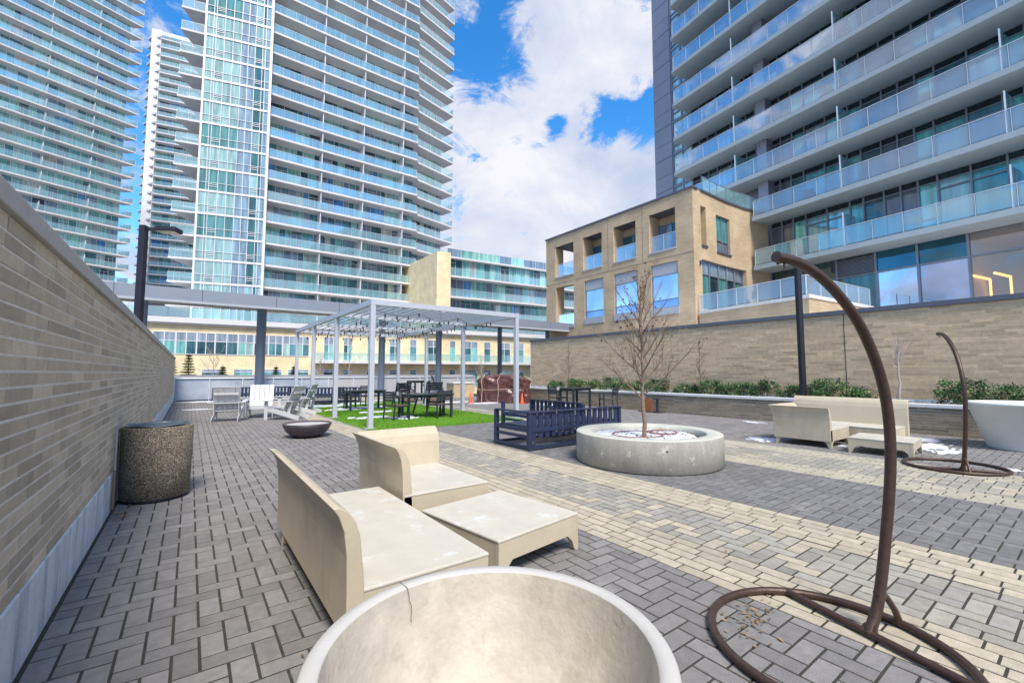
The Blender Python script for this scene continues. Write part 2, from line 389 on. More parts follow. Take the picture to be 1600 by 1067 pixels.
# dry leaf litter
ll = MB()
def leafbit(x, y, z, s, rr):
    a = rr.uniform(0, 2*PI); t = rr.uniform(-.5,.5); c = jit((.26,.16,.07), .5, rr)
    d = Vector((math.cos(a), math.sin(a), t*.5))*s; e = Vector((-math.sin(a), math.cos(a), rr.uniform(-.4,.4)))*s*.45
    p = Vector((x,y,z)); ll.quad([p-d, p+e, p+d, p-e], c)
rr = random.Random(5)
for _ in range(70): leafbit(rr.gauss(2.62,.16), rr.gauss(1.28,.07), .012, rr.uniform(.008,.02), rr)
for _ in range(60): leafbit(rr.uniform(-.58,-.4), rr.gauss(5.95,.2), .01, rr.uniform(.01,.025), rr)
for _ in range(90): leafbit(rr.uniform(-.4,13), rr.uniform(1.4,14), .012, rr.uniform(.008,.02), rr)
for _ in range(60): leafbit(rr.uniform(13.3,13.55), rr.uniform(1,10), .012, rr.uniform(.01,.03), rr)
tag(ll.build('leaf_litter','leaf'), 'scattered dry brown leaves and twigs on the pavers', 'leaves', kind='stuff')

# ------------------------------------------------------------------ brick walls
def brickwall(name, x, face, y0, y1, z0, z1, bl, bh, cols, mort, thick, parent, gap=.009, jt=.6, xx=None):
    """bricks on plane X=x facing 'face' (+1/-1) ; backing mortar"""
    rr = random.Random(hash(name) % 1000 if False else len(name))
    b = MB(); n = int(round((z1-z0)/bh)); bh = (z1-z0)/n
    for r_ in range(n):
        y = y0 - rr.uniform(0, bl)
        while y < y1:
            ya = max(y, y0); yb = min(y+bl, y1)
            if yb-ya > .03:
                k = rr.random(); c = cols[0] if k < .5 else cols[1] if k < .8 else cols[2]
                d = rr.uniform(-.0015,.0015)
                xa = x; xb = x - face*.02
                zc0 = z0+r_*bh+gap/2; zc1 = z0+(r_+1)*bh-gap/2
                lo, hi = (min(xa+d,xb), max(xa+d,xb))
                b.box((lo, ya+gap*jt/2, zc0), (hi, yb-gap*jt/2, zc1), jit(c, .12, rr))
            y += bl
    b.build('brickwork','brick',parent)
    m_ = MB(); xf = x - face*.0035; xbk = x - face*thick
    m_.box((min(xf,xbk), y0, z0), (max(xf,xbk), y1, z1)); m_.build('mortar_core', mort, parent)

# left wall
lw = empty('brick_wall',(-.6,10,0),0,'grey brown long brick wall with limestone cap running along the left','wall')
lw.location = (0,0,0)
brickwall('leftwall', -.6, 1, -3, 26.3, .38, 2.02, .39, .0683, [(.55,.465,.35),(.61,.52,.40),(.46,.39,.30)], 'mortar', .28, lw, gap=.013, jt=.95)
b = MB(); b.box((-.88,-3,-.01),(-.592,26.3,.38)); b.build('concrete_base','base_conc',lw,bevel=.006)
y = -3.0; cp = MB(); k = 0
while y < 26.3:
    cp.box((-.91,y+.004,2.023),(-.575,min(y+1.2,26.3)-.004,2.11)); y += 1.2
cp.build('cap_stone','cap',lw,bevel=.006)

# right planter retaining wall
pw = empty('planter_wall',(0,0,0),0,'low long brick planter wall with pale cap holding the shrub bed','wall')
brickwall('planterw_x', 13.6, -1, -2, 18.4, 0, .60, .39, .067, [(.27,.215,.145),(.31,.25,.175),(.22,.175,.125)], 'mortar_tan', .22, pw, gap=.010)
cp = MB(); y = -2.0
while y < 18.4:
    cp.box((13.56,y+.004,.603),(13.90,min(y+1.5,18.4)-.004,.68)); y += 1.5
cp.build('cap_stone','cap_light',pw,bevel=.006)
so = MB()
for i in range(28):
    for j in range(2):
        pass
so.box((13.83,-2,0),(14.86,18.4,.6)); so.build('soil_bed','soil',pw)
# high wall
hw = empty('brick_wall',(0,0,0),0,'high tan long brick wall with dark coping behind the shrub bed','wall')
brickwall('highwall_long', 14.9, -1, -4, 18.5, .72, 3.05, .39, .067, [(.60,.445,.28),(.66,.495,.315),(.51,.38,.24)], 'mortar_tan', .35, hw, gap=.009)
b = MB(); b.box((14.893,-4,0),(15.25,18.5,.72)); b.build('flashing','base_conc',hw)
b = MB(); b.box((14.84,-4,3.053),(15.32,18.56,3.17)); b.build('coping','coping',hw)
b = MB()
for yj in (4.35, 11.2): b.box((14.893,yj,.72),(14.905,yj+.012,3.05))
for yj in (4.35, 11.2): b.box((14.892,yj,.73),(14.8995,yj+.012,3.04))
b.build('control_joint','black',hw)
# end return of the high wall
b = MB(); b.box((14.9,18.5,-.01),(15.25,18.56,3.05)); b.build('end_return','mortar_tan',hw)

# ------------------------------------------------------------------ furniture: cream lounge pieces
def apron(mb, L, axis, off, z1, thick=.035, leg=.05, arch=.10, z_in=.13):
    """side panel with legs; axis 'x' or 'y' ; off = fixed coordinate ; spans 0..L"""
    o = [(0,0),(leg*.55,0),(leg,.02),(leg*1.5,z_in*.62),(leg*2.6,z_in),(L-leg*2.6,z_in),(L-leg*1.5,z_in*.62),(L-leg,.02),(L-leg*.55,0),(L,0),(L,z1),(0,z1)]
    n = len(o)
    if axis == 'x': vs = [(a,off,z) for a,z in o]+[(a,off+thick,z) for a,z in o]
    else: off += .003 if off < .1 else -.003; vs = [(off,a*(L-.006)/L+.003,z) for a,z in o]+[(off+thick,a*(L-.006)/L+.003,z) for a,z in o]
    fs = [tuple(range(n)), tuple(reversed(range(n,2*n)))]+[(i,(i+1)%n,n+(i+1)%n,n+i) for i in range(n)]
    mb.mesh(vs, fs)
def platform(t, W_, D_, z):
    a = MB(); apron(a,W_,'x',0,z-.02); apron(a,W_,'x',D_-.035,z-.02)
    apron(a,D_,'y',0,z-.02); apron(a,D_,'y',W_-.035,z-.02)
    a.build('apron','cream',t)
    s = MB(); s.box((-.004,-.004,z-.022),(W_+.004,D_+.004,z)); s.build('seat','cream_top',t,bevel=.008)
def backloft(mb, p, q, out, H, z0, flare=.075, inner=.09, end_p=0, end_q=0):
    """curved back between p and q (2D), 'out' = outward unit 2D"""
    prof = [(0,z0),(0,.45*H),(.004,.68*H),(.018,.84*H),(.045,.94*H),(flare,H),(flare-.03,H+.004),(.0,.965*H),(-.035,.90*H),(-.06,.80*H),(-.075,.62*H),(-inner,.36*H),(-inner,z0)]
    o = Vector((*out,0)); P = Vector((*p,0))+o*.014; Q = Vector((*q,0))+o*.014; d = (Q-P).normalized(); vs = []
    n = len(prof); K = 8
    for i in range(K+1):
        t = i/K
        for a, z in prof:
            base = P.lerp(Q, t); ext = 0
            f = max(0, a)/flare if flare else 0
            if i == 0: ext = -end_p*f
            if i == K: ext = end_q*f
            v = base + o*a + d*ext; vs.append((v.x, v.y, z))
    fs = []
    for i in range(K):
        for j in range(n): fs.append((i*n+j, i*n+(j+1)%n, (i+1)*n+(j+1)%n, (i+1)*n+j))
    fs.append(tuple(reversed(range(n)))); fs.append(tuple(K*n+j for j in range(n)))
    mb.mesh(vs, fs)
def backpart(t, segs, H, z0=.12):
    for p, q, o, e1, e2 in segs:
        mb = MB(); backloft(mb, p, q, o, H, z0, end_p=e1, end_q=e2)
        ob = mb.build('backrest','cream',t,bevel=.006)
        me = ob.data
G1 = 'cream moulded lounge pieces'
t = empty('lounge_sofa',(.66,2.22,0),0,'cream moulded sofa behind the big round pot, its tall back towards the brick wall','sofa',G1)
platform(t,.80,1.86,.345)
backpart(t,[((0,-.01),(0,2.02),(-1,0),.0,.0)],.755)
b = MB(); b.box((-.08,1.86,.13),(.0,2.0,.345)); 
t = empty('corner_chair',(1.53,3.64,0),0,'cream moulded corner chair with high back on two sides, nearest the pergola','chair',G1)
platform(t,.86,1.16,.345)
backpart(t,[((0,.0),(0,1.2),(-1,0),.0,.06),((-.0,1.18),(.90,1.18),(0,1),.06,.0)],.755)
t = empty('coffee_table',(1.70,2.46,0),R(8),'cream low square table with water marks, in front of the round pot','table',G1)
platform(t,.86,.92,.285)
t = empty('corner_chair',(9.56,3.08,0),0,'cream moulded corner chair by the planter wall, its back turned to us','chair',G1)
platform(t,.95,.95,.345)
backpart(t,[((0,0),(0,.98),(-1,0),.0,.06),((0,.97),(1.1,.97),(0,1),.06,.0)],.75)
t = empty('lounge_sofa',(10.62,2.42,0),0,'long cream moulded sofa against the planter wall, seen from the front','sofa',G1)
platform(t,.80,1.9,.345)
backpart(t,[((.84,-.05),(.84,1.98),(1,0),.0,.0)],.86)
t = empty('coffee_table',(9.46,1.92,0),R(4),'cream low table in front of the long sofa by the planter wall','table',G1)
platform(t,.86,.86,.27)

# ------------------------------------------------------------------ pots
t = empty('round_pot',(.735,1.10,0),0,'huge empty cream round pot with a cracked rim, closest thing to the camera','pot')
Rr = .515; H = .62
p = MB(); p.lathe([(0,0),(.26,0),(.30,.02),(.40,.22),(.47,.44),(.492,.55),(Rr-.012,.562),(Rr,.572),(Rr,H-.01),(Rr-.008,H),(Rr-.046,H),(Rr-.054,H-.008)],96)
p.build('shell','pot',t)
p = MB(); p.lathe([(Rr-.0542,H-.006),(Rr-.060,H-.035),(.435,.47),(.39,.34),(.31,.23),(.16,.175),(0,.165)],96); p.build('basin','pot_in',t)
cr = MB(); a0 = R(98); rr = random.Random(2)
pts = [((Rr-.003)*math.cos(a0), (Rr-.003)*math.sin(a0), H+.0008), ((Rr-.06)*math.cos(a0+.006),(Rr-.06)*math.sin(a0+.006),H+.0008)]
for i in range(6):
    z = H-.02-i*.018; rad = (Rr-.068) - (H-z)*.19
    a = a0+rr.uniform(-.008,.008); pts.append((rad*math.cos(a), rad*math.sin(a), z))
cr.tube(pts,.0011,5); cr.build('crack','soil',t)

t = empty('tapered_pot',(12.36,.93,0),0,'tall pale tapered pot by the planter wall, right edge','pot')
p = MB(); p.lathe([(0,0),(.50,0),(.515,.02),(.745,.80),(.76,.80),(.76,.85),(.72,.85),(.71,.80),(.68,.70),(0,.68)],64); p.build('shell','pot2',t)
p = MB(); p.lathe([(.712,.71),(.4,.73),(0,.74)],40); p.build('soil','soil',t)

# ------------------------------------------------------------------ swing chair stands
def swing(loc, ang, rr_, name_label):
    t = empty('swing_stand', loc, ang, name_label, 'swing stand', 'bronze hanging chair stands without chairs')
    k = MB(); k.tube([(rr_*math.cos(a), rr_*math.sin(a), .024) for a in [2*PI*i/72 for i in range(72)]], .022, 10, closed=True); k.build('base_ring','bronze',t)
    bx = -.285*rr_/.551
    k = MB(); w_ = math.sqrt(rr_**2-bx*bx); k.tube([(bx,-w_,.026),(bx,0,.026),(bx,w_,.026)],.020,10); k.build('crossbar','bronze',t)
    k = MB()
    ctl = [(0,.02),(-.10,.20),(-.225,.70),(-.265,1.01),(-.245,1.27),(-.165,1.50),(-.03,1.71),(.165,1.88),(.36,1.975),(.54,2.0)]
    fine = []
    for i in range(len(ctl)-1):
        p0 = Vector(ctl[max(i-1,0)]); p1 = Vector(ctl[i]); p2 = Vector(ctl[i+1]); p3 = Vector(ctl[min(i+2,len(ctl)-1)])
        for s_ in range(5):
            u = s_/5; fine.append(.5*((2*p1)+(-p0+p2)*u+(2*p0-5*p1+4*p2-p3)*u*u+(-p0+3*p1-3*p2+p3)*u**3))
    fine.append(Vector(ctl[-1]))
    k.tube([(bx+q.x,0,q.y) for q in fine],.0265,14); pole = k.build('pole','bronze',t)
    k = MB(); e = fine[-1]; d = (fine[-1]-fine[-3]).normalized()
    k.tube([(bx+e.x-d.x*.004,0,e.y-d.y*.004),(bx+e.x+d.x*.008,0,e.y+d.y*.008)],.029,14); k.tube([(bx+e.x-.05,0,e.y-.03),(bx+e.x-.05,0,e.y-.062)],.006,8); k.build('end_cap','bronze',pole)
    k = MB(); k.tube([(bx-.02,.0,.036),(bx,0,.05)],.033,12); k.build('weld_collar','bronze',pole)
    k = MB(); k.tube([(bx-.075,0,.22),(bx-.15,.0,.19),(bx-.215,0,.11),(-rr_*.985,0,.03)],.0165,10); k.build('brace','bronze',t)
    return t
swing((2.68,.91,0), R(163), .551, 'tall curved bronze swing chair stand with ring base, close by on the right')
swing((9.15,1.42,0), R(25), .56, 'smaller looking curved swing chair stand beside the tapered pot')

# ------------------------------------------------------------------ concrete tree planter
t = empty('concrete_planter',(5.98,4.46,0),0,'round board-marked concrete planter with melting snow inside','planter')
p = MB(); p.lathe([(1.09,0),(1.125,.02),(1.125,.445),(1.12,.458)],96); p.build('wall','conc',t)
p = MB(); p.lathe([(1.1205,.4575),(1.11,.465),(.90,.465),(.885,.455),(.88,.33)],96); p.build('rim','conc_top',t)
p = MB(); p.lathe([(.885,.36),(.6,.385),(.3,.40),(0,.41)],48); p.build('soil','soil',t)
p = MB(); rr = random.Random(4)
n = 60; ring = []
for j in range(n):
    a = 2*PI*j/n; k = .80+.06*math.sin(3*a+1)+rr.uniform(-.03,.03); ring.append((k*math.cos(a),k*math.sin(a),.395))
vs = ring+[(x*.6,y*.6,.418) for x,y,z in ring]+[(0,0,.428)]
p.mesh(vs,[(j,(j+1)%n,n+(j+1)%n,n+j) for j in range(n)]+[(n+j,n+(j+1)%n,2*n) for j in range(n)],(1,1,1),True); p.build('snow_cover','snow',t)
p = MB()
for _ in range(330):
    a = rr.uniform(0,2*PI); q = rr.uniform(.15,.84); x = q*math.cos(a); y = q*math.sin(a); s_ = rr.uniform(.012,.035); e = rr.uniform(0,PI)
    d = Vector((math.cos(e),math.sin(e),.1))*s_; f = Vector((-math.sin(e),math.cos(e),rr.uniform(-.3,.3)))*s_*.45; c0 = Vector((x,y,.432-.02*q))
    p.quad([c0-d,c0+f,c0+d,c0-f], jit((.17,.09,.05),.6,rr))
p.build('dead_leaves','leaf',t)
p = MB()
for (cx,cy,ra,rb,a0,a1) in ((-.25,-.02,.42,.36,.3,5.4),(.28,-.12,.22,.2,0,6.2),(.27,-.1,.26,.23,.5,5.0)):
    p.tube([(cx+ra*math.cos(a0+(a1-a0)*i/30),cy+rb*math.sin(a0+(a1-a0)*i/30),.436) for i in range(31)],.008,6)
p.build('drip_hose','hose',t)
p = MB()
for a in (.35,1.45,2.2): 
    aa = R(-150)+a; p.tube([(1.12*math.cos(aa),1.12*math.sin(aa),.33),(1.129*math.cos(aa),1.129*math.sin(aa),.33)],.013,10)
p.build('tie_hole','black',t)
rr = random.Random(14); p = MB(); q_ = MB()
def onwall(a, z, r_): return Vector((r_*math.cos(a), r_*math.sin(a), z))
for _ in range(240):
    a = rr.uniform(R(-215), R(-20)); z = rr.uniform(.03,.43); k = rr.uniform(.0015,.0065); m_ = 6
    p.quad([onwall(a+k*math.cos(2*PI*j/m_)*rr.uniform(.6,1.2)/1.12, z+k*math.sin(2*PI*j/m_)*rr.uniform(.6,1.2), 1.1262) for j in range(m_)][::-1])
p.build('bug_holes','soil',t)['kind'] = 'stuff'
for i in range(8):
    a = R(-198)+i*R(22)+rr.uniform(-.05,.05); z = rr.uniform(.20,.27)
    for _ in range(14):
        aa = a+rr.gauss(0,.018); zz_ = z+rr.gauss(0,.026); L_ = rr.uniform(.008,.03); th = rr.uniform(0,PI); w_ = L_*.16
        dx, dz = math.cos(th)*L_/1.12, math.sin(th)*L_; ex, ez = -math.sin(th)*w_/1.12, math.cos(th)*w_
        q_.quad([onwall(aa-dx,zz_-dz,1.1258),onwall(aa+ex,zz_+ez,1.1258),onwall(aa+dx,zz_+dz,1.1258),onwall(aa-ex,zz_-ez,1.1258)])
q_.build('lime_marks','cap_light',t)['kind'] = 'stuff'

# ------------------------------------------------------------------ bare trees
def bare_tree(name, loc, H, r0, seed, label, spread=.55, bark='bark', leaves=60, first=.28, n1=16, group=None, vase=False):
    rr = random.Random(seed)
    t = empty(name, loc, 0, label, 'tree', group)
    tk = MB(); tips = []
    tp = [Vector((rr.uniform(-.02,.02)*(i>0), rr.uniform(-.02,.02)*(i>0), H*i/10)) for i in range(11)]
    tk.tube(tp, [r0*(1-.085*i)+.002 for i in range(11)], 8); tk.build('trunk', bark, t)
    br = MB()
    def grow(p, d, L, r_, lv):
        pts = [p]; rs = [r_]; k = 5
        for i in range(k):
            d = (d + Vector((rr.uniform(-.16,.16), rr.uniform(-.16,.16), rr.uniform(-.02,.16)))).normalized()
            pts.append(pts[-1]+d*L/k); rs.append(r_*(1-.15*(i+1)))
        br.tube(pts, rs, 5 if lv else 6)
        tips.append(pts[-1]); tips.append(pts[-2])
        if lv < 2:
            for i in range(2, 6):
                for _ in range(2 if lv == 0 else 1):
                    if rr.random() < .8:
                        e = Vector((rr.uniform(-1,1), rr.uniform(-1,1), rr.uniform(-.2,.9)))
                        grow(pts[i-1], (d*.9+e.normalized()*.75).normalized(), L*rr.uniform(.28,.5), rs[i-1]*.6, lv+1)
    for i in range(n1):
        f = first+(1-first)*i/n1*.97; h = H*f
        a = i*2.4+rr.uniform(-.4,.4); L = spread*(1.1-f*.75)*rr.uniform(.75,1.15)
        if vase: f = first+.3*i/n1; h = H*f; L = (H-h)*rr.uniform(.75,1.05)
        el = .55+.5*f if not vase else 1.15
        d = Vector((math.cos(a)*math.cos(el), math.sin(a)*math.cos(el), math.sin(el)))
        grow(Vector((0,0,h)), d, L, r0*(.42 if not vase else .4)*(1.15-f*.6), 0)
    br.build('branches', bark, t)
    if leaves:
        lf = MB()
        for _ in range(leaves):
            p = rr.choice(tips)+Vector((rr.uniform(-.02,.02),rr.uniform(-.02,.02),rr.uniform(-.03,.01)))
            s_ = rr.uniform(.013,.03); d = Vector((rr.uniform(-1,1),rr.uniform(-1,1),rr.uniform(-1,1))).normalized()*s_; e = d.cross(Vector((rr.uniform(-1,1),rr.uniform(-1,1),1))).normalized()*s_*.6
            lf.quad([p-d,p+e,p+d,p-e], jit((.20,.10,.055),.5,rr))
        lf.build('dead_leaves','leaf',t)
    return t
bare_tree('bare_tree',(5.66,4.27,.40),2.32,.033,12,'leafless young tree growing in the round concrete planter',spread=1.3,leaves=340,n1=25,first=.22)
bare_tree('bare_tree',(14.25,14.9,.6),2.1,.028,5,'thin bare tree in the shrub bed, nearest the brown tarp',spread=.55,leaves=60,n1=12,first=.25)
bare_tree('bare_tree',(14.3,8.4,.6),1.95,.028,8,'thin bare tree with brown leaves, right behind the round planter',spread=.5,leaves=90,n1=13,first=.2)
bare_tree('bare_tree',(14.3,3.1,.6),1.75,.032,9,'pale bare vase shaped tree in the gap between shrubs',spread=.9,bark='barkpale',leaves=0,n1=9,first=.45,vase=True)
bare_tree('bare_shrub',(14.2,9.7,.6),1.0,.010,19,'small dead shrub standing in the leafy hedge',spread=.45,leaves=50,n1=7,first=.3,bark='deadleaf')

# ------------------------------------------------------------------ evergreen shrubs
def shrub(loc, rx, ry, h, seed, label):
    rr = random.Random(seed); t = empty('evergreen_shrub', loc, rr.uniform(0,6), label, 'shrub', 'evergreen shrubs in the planter bed')
    st = MB()
    for i in range(9):
        a = rr.uniform(0,2*PI); st.tube([(0.02*math.cos(a),.02*math.sin(a),-.02),(rx*.4*math.cos(a),ry*.4*math.sin(a),h*.5),(rx*.75*math.cos(a),ry*.75*math.sin(a),h*rr.uniform(.7,.95))],[.008,.006,.003],5)
    st.build('stems','bark',t)
    lf = MB(); nc = 46
    for _ in range(nc):
        a = rr.uniform(0,2*PI); q = math.sqrt(rr.random()); zc = h*rr.uniform(.18,.92)
        sh = math.sqrt(max(.12, 1-(zc/h-.35)**2*1.6))
        c0 = Vector((rx*q*sh*math.cos(a), ry*q*sh*math.sin(a), zc)); cc = rr.choice([(.035,.085,.03),(.05,.13,.035),(.025,.06,.025),(.07,.16,.04),(.20,.24,.10)])
        for _ in range(46):
            p = c0+Vector((rr.gauss(0,.055),rr.gauss(0,.055),rr.gauss(0,.045))); s_ = rr.uniform(.020,.036)
            d = Vector((rr.uniform(-1,1),rr.uniform(-1,1),rr.uniform(-.3,1))).normalized()*s_; e = d.cross(Vector((rr.uniform(-1,1),rr.uniform(-1,1),rr.uniform(-1,1)))).normalized()*s_*.55
            lf.quad([p-d,p+e,p+d,p-e], jit(cc,.3,rr))
    lf.build('foliage','leaf',t)
    return t
sy = [(15.9,.55,.42),(14.6,.6,.42),(13.5,.6,.5),(12.3,.6,.5),(11.2,.6,.5),(10.1,.6,.46),(8.9,.35,.4),(8.0,.5,.45),(7.1,.5,.48),(6.3,.5,.46),(5.35,.5,.46),(4.6,.5,.5),(3.95,.35,.4),(2.0,.5,.52),(1.15,.55,.56),(.25,.5,.5),(-.6,.5,.5)]
slab_ = ['farthest shrub of the bed, beside the thin bare tree nearest the tarp','second farthest shrub, seen over the left chair of the small table','third farthest shrub, behind the small table',
 'dark shrub seen just above the right chair of the small table','shrub left of the planter tree trunk','shrub directly behind the planter tree trunk','smaller shrub beside the little dead shrub',
 'shrub left of the slim tree behind the concrete planter','shrub right of the slim tree behind the concrete planter','shrub midway between the slim tree and black lamp post','shrub just left of the black lamp post',
 'shrub just right of the black lamp post','low end shrub before the gap with the pale tree','first shrub after the gap, left of the far swing stand','bushiest shrub, right behind the far swing stand pole','shrub right of the far swing stand, above the tapered pot','last shrub at the right edge above the tapered pot']
for i, (y, ry, h) in enumerate(sy):
    shrub((14.28+.06*math.sin(i*2.1), y, .6), .42, ry*1.0, h*(.92+.3*math.sin(i*4.7)**2), 40+i, 'glossy green leafy '+slab_[i])
# dry ground cover in the bed
gc = MB(); rr = random.Random(77)
for _ in range(2600):
    y = rr.uniform(-1.5,18.2); x = rr.uniform(13.92,14.8); h = rr.uniform(.03,.12); a = rr.uniform(0,PI)
    c = jit(rr.choice([(.42,.28,.08),(.30,.17,.07),(.16,.17,.06),(.5,.36,.12)]),.3,rr)
    gc.quad([(x-.012*math.cos(a),y-.012*math.sin(a),.6),(x+.012*math.cos(a),y+.012*math.sin(a),.6),(x+rr.uniform(-.05,.05),y+rr.uniform(-.05,.05),.6+h)],c)
tag(gc.build('ground_cover','leaf'),'low dry orange and brown ground cover in the planter bed','ground cover',kind='stuff')

# ------------------------------------------------------------------ bin and pipe
t = empty('litter_bin',(-.262,6.45,0),0,'round exposed aggregate litter bin against the left wall','bin')
p = MB(); p.lathe([(.295,.0),(.30,.03),(.315,.035),(.322,.4),(.326,.79),(.318,.80),(.285,.80),(.28,.78),(.275,.3),(0,.3)],64); p.build('shell','agg',t)
p = MB(); p.lathe([(.27,-.0),(.305,.002),(.308,.03),(.27,.034)],48); p.build('base_ring','black',t)
p = MB(); rr = random.Random(9); prof = []
n = 48; vs = []
for ring_i,(r_,z) in enumerate([(.29,.812),(.283,.822),(.272,.80),(.262,.70),(.2,.6)]):
    for j in range(n): a = 2*PI*j/n; k = 1+.012*math.sin(9*a+ring_i)+rr.uniform(-.006,.006); vs.append((r_*k*math.cos(a), r_*k*math.sin(a), z+.006*math.sin(5*a)+rr.uniform(-.003,.003)))
fs = [(i*n+j,i*n+(j+1)%n,(i+1)*n+(j+1)%n,(i+1)*n+j) for i in range(4) for j in range(n)]
p.mesh(vs,fs,(1,1,1),True); p.build('liner','bag',t)
t = empty('drain_pipe',(-.572,5.98,0),0,'thin brown pipe on the left wall beside the bin','pipe')
p = MB(); p.tube([(0,0,.03),(0,0,.42)],.012,8); p.build('lower_pipe','pipe',t)
p = MB(); p.tube([(0,0,.42),(0,0,.86)],.010,8); p.build('upper_pipe','cap',t)

# ------------------------------------------------------------------ fire bowl
t = empty('fire_bowl',(2.12,10.45,0),0,'dark round fire bowl next to the white chairs','fire bowl')
p = MB(); p.lathe([(0,0),(.2,0),(.3,.03),(.42,.13),(.485,.25),(.495,.30),(.475,.305),(.455,.27),(.3,.26),(0,.265)],64); p.build('bowl','bowl',t)
p = MB(); p.lathe([(.45,.273),(.25,.285),(0,.29)],32); p.build('lid','cap',t)

# ------------------------------------------------------------------ adirondack chairs
def adirondack():
    t = empty('adirondack_chair',(0,0,0),0,'x','chair','white adirondack chairs around the fire bowl')
    # faces +y
    b_ = MB()
    for i in range(5):
        x = -.268+.134*i  #
        b_.bar((x,-.14,.27),(x*1.03,-.48,1.0),.127,.02,up=(0,1,.5))
    b_.bar((-.33,-.285,.50),(.33,-.285,.50),.03,.07,up=(0,0,1)); b_.bar((-.30,-.455,.80),(.30,-.455,.80),.03,.06)
    b_.build('backrest','white',t,bevel=.004)
    s_ = MB()
    for i in range(5):
        y = -.2+.125*i; s_.bar((-.30,y,.31+.012*i),(.30,y,.31+.012*i),.11,.02)
    s_.bar((-.31,.38,.33),(.31,.38,.33),.02,.12); s_.build('seat','white',t,bevel=.004)
    for sx in (-1,1):
        a_ = MB(); a_.bar((sx*.40,-.40,.55),(sx*.40,.42,.57),.13,.022); a_.build('arm','white',t,bevel=.004)
        l_ = MB(); l_.bar((sx*.345,.36,0),(sx*.345,.36,.555),.022,.10,up=(0,1,0)); l_.build('leg','white',t,bevel=.004)
        r_ = MB(); r_.bar((sx*.315,.38,.34),(sx*.315,-.62,.045),.022,.13,up=(0,0,1)); r_.build('leg','white',t,bevel=.004)
        r_ = MB(); r_.bar((sx*.30,-.30,.20),(sx*.30,-.37,.56),.022,.08,up=(0,1,0)); r_.build('back_brace','white',t)
    st = MB(); st.bar((-.4,-.34,.535),(.4,-.34,.535),.09,.02); st.build('arm_rail','white',t)
    return t
a0 = adirondack(); a0.location = (.95,15.25,0); a0.rotation_euler = (0,0,R(-12)); a0['label'] = 'white adirondack chair seen from behind, leftmost, closest to the brick wall'
copy_tree(a0,(1.85,15.95,0),R(170),'white adirondack chair facing the camera, between two others')
copy_tree(a0,(2.35,14.85,0),R(52),'white adirondack chair seen from behind, turned left, next to the fire bowl')
copy_tree(a0,(3.05,16.3,0),R(62),'white adirondack chair farthest right, next to the turf edge')

# ------------------------------------------------------------------ navy sectional benches
def slat_bench(t, x0, x1, y0, y1, back='y0', arms=(1,1), H=.67, nsl=14, seatz=.40):
    """one section; back along edge y0 or y1 or x1 ; open slatted"""
    f = MB(); pw_ = .075
    for x in (x0, x1):
        for y in (y0, y1):
            f_ = MB(); f_.box((x-pw_/2,y-pw_/2,0),(x+pw_/2,y+pw_/2,H)); f_.build('leg','navy',t)
    for z in (.05,):
        f.bar((x0,y0,z),(x1,y0,z),.05,.05); f.bar((x0,y1,z),(x1,y1,z),.05,.05); f.bar((x0,y0,z),(x0,y1,z),.05,.05); f.bar((x1,y0,z),(x1,y1,z),.05,.05)
    for z in (.24,):
        f.bar((x0,y0,z),(x0,y1,z),.04,.05); f.bar((x1,y0,z),(x1,y1,z),.04,.05)
    f.bar((x0,y0,seatz-.04),(x1,y0,seatz-.04),.05,.07); f.bar((x0,y1,seatz-.04),(x1,y1,seatz-.04),.05,.07)
    f.bar((x0,y0,seatz-.04),(x0,y1,seatz-.04),.05,.07); f.bar((x1,y0,seatz-.04),(x1,y1,seatz-.04),.05,.07)
    f.build('frame','navy',t)
    s_ = MB(); long_x = (x1-x0) > (y1-y0)
    if long_x:
        n = int((y1-y0-.08)/.12)
        for i in range(n): y = y0+.09+.12*i; s_.box((x0+.04,y-.045,seatz-.005),(x1-.04,y+.045,seatz+.015))
    else:
        n = int((x1-x0-.08)/.12)
        for i in range(n): x = x0+.09+.12*i; s_.box((x-.045,y0+.04,seatz-.005),(x+.045,y1-.04,seatz+.015))
    s_.build('seat','navy',t)
    r_ = MB()
    r_.box((x0-.05,y0-.045,H),(x1+.05,y0+.045,H+.025)) if back == 'y0' or arms[0] else None
    r_.box((x0-.05,y1-.045,H),(x1+.05,y1+.045,H+.025)) if back == 'y1' else None
    if arms[0]: r_.box((x0-.045,y0,H+.001),(x0+.045,y1,H+.026))
    if arms[1] or back == 'x1': r_.box((x1-.045,y0,H+.002),(x1+.045,y1,H+.027))
    r_.build('arm_rail','navy',t)
    b_ = MB()
    if back in ('y0','y1'):
        yb = y0 if back == 'y0' else y1; n = int((x1-x0)/.155)
        for i in range(n): x = x0+.1+(x1-x0-.2)*i/(n-1); b_.box((x-.05,yb-.012,seatz-.18),(x+.05,yb+.012,H))
    else:
        n = int((y1-y0)/.155)
        for i in range(n): y = y0+.1+(y1-y0-.2)*i/(n-1); b_.box((x1-.012,y-.05,seatz-.18),(x1+.012,y+.05,H))
    b_.build('backrest','navy',t)
t = empty('sectional_bench',(4.95,6.2,0),0,'navy slatted L shaped bench beside the round concrete planter','bench')
slat_bench(t,0,2.42,0,1.05,'y0',(1,0)); slat_bench(t,1.50,2.425,1.12,2.95,'x1',(0,1))
t = empty('slatted_bench',(.9,24.1,0),0,'dark navy slatted bench at the far fence behind the white chairs','bench')
slat_bench(t,0,3.3,0,.85,'y1',(1,1))
t = empty('slatted_bench',(3.9,21.3,0),R(-6),'dark navy slatted bench behind the left dining chairs','bench')
slat_bench(t,0,2.6,0,.85,'y1',(1,1))
t = empty('low_table',(4.7,20.2,0),0,'low dark slatted table in front of the back bench','table')
p = MB()
for i in range(7): p.box((-.5,-.42+.12*i,.36),(.5,-.32+.12*i,.385))
p.build('table_top','char',t)
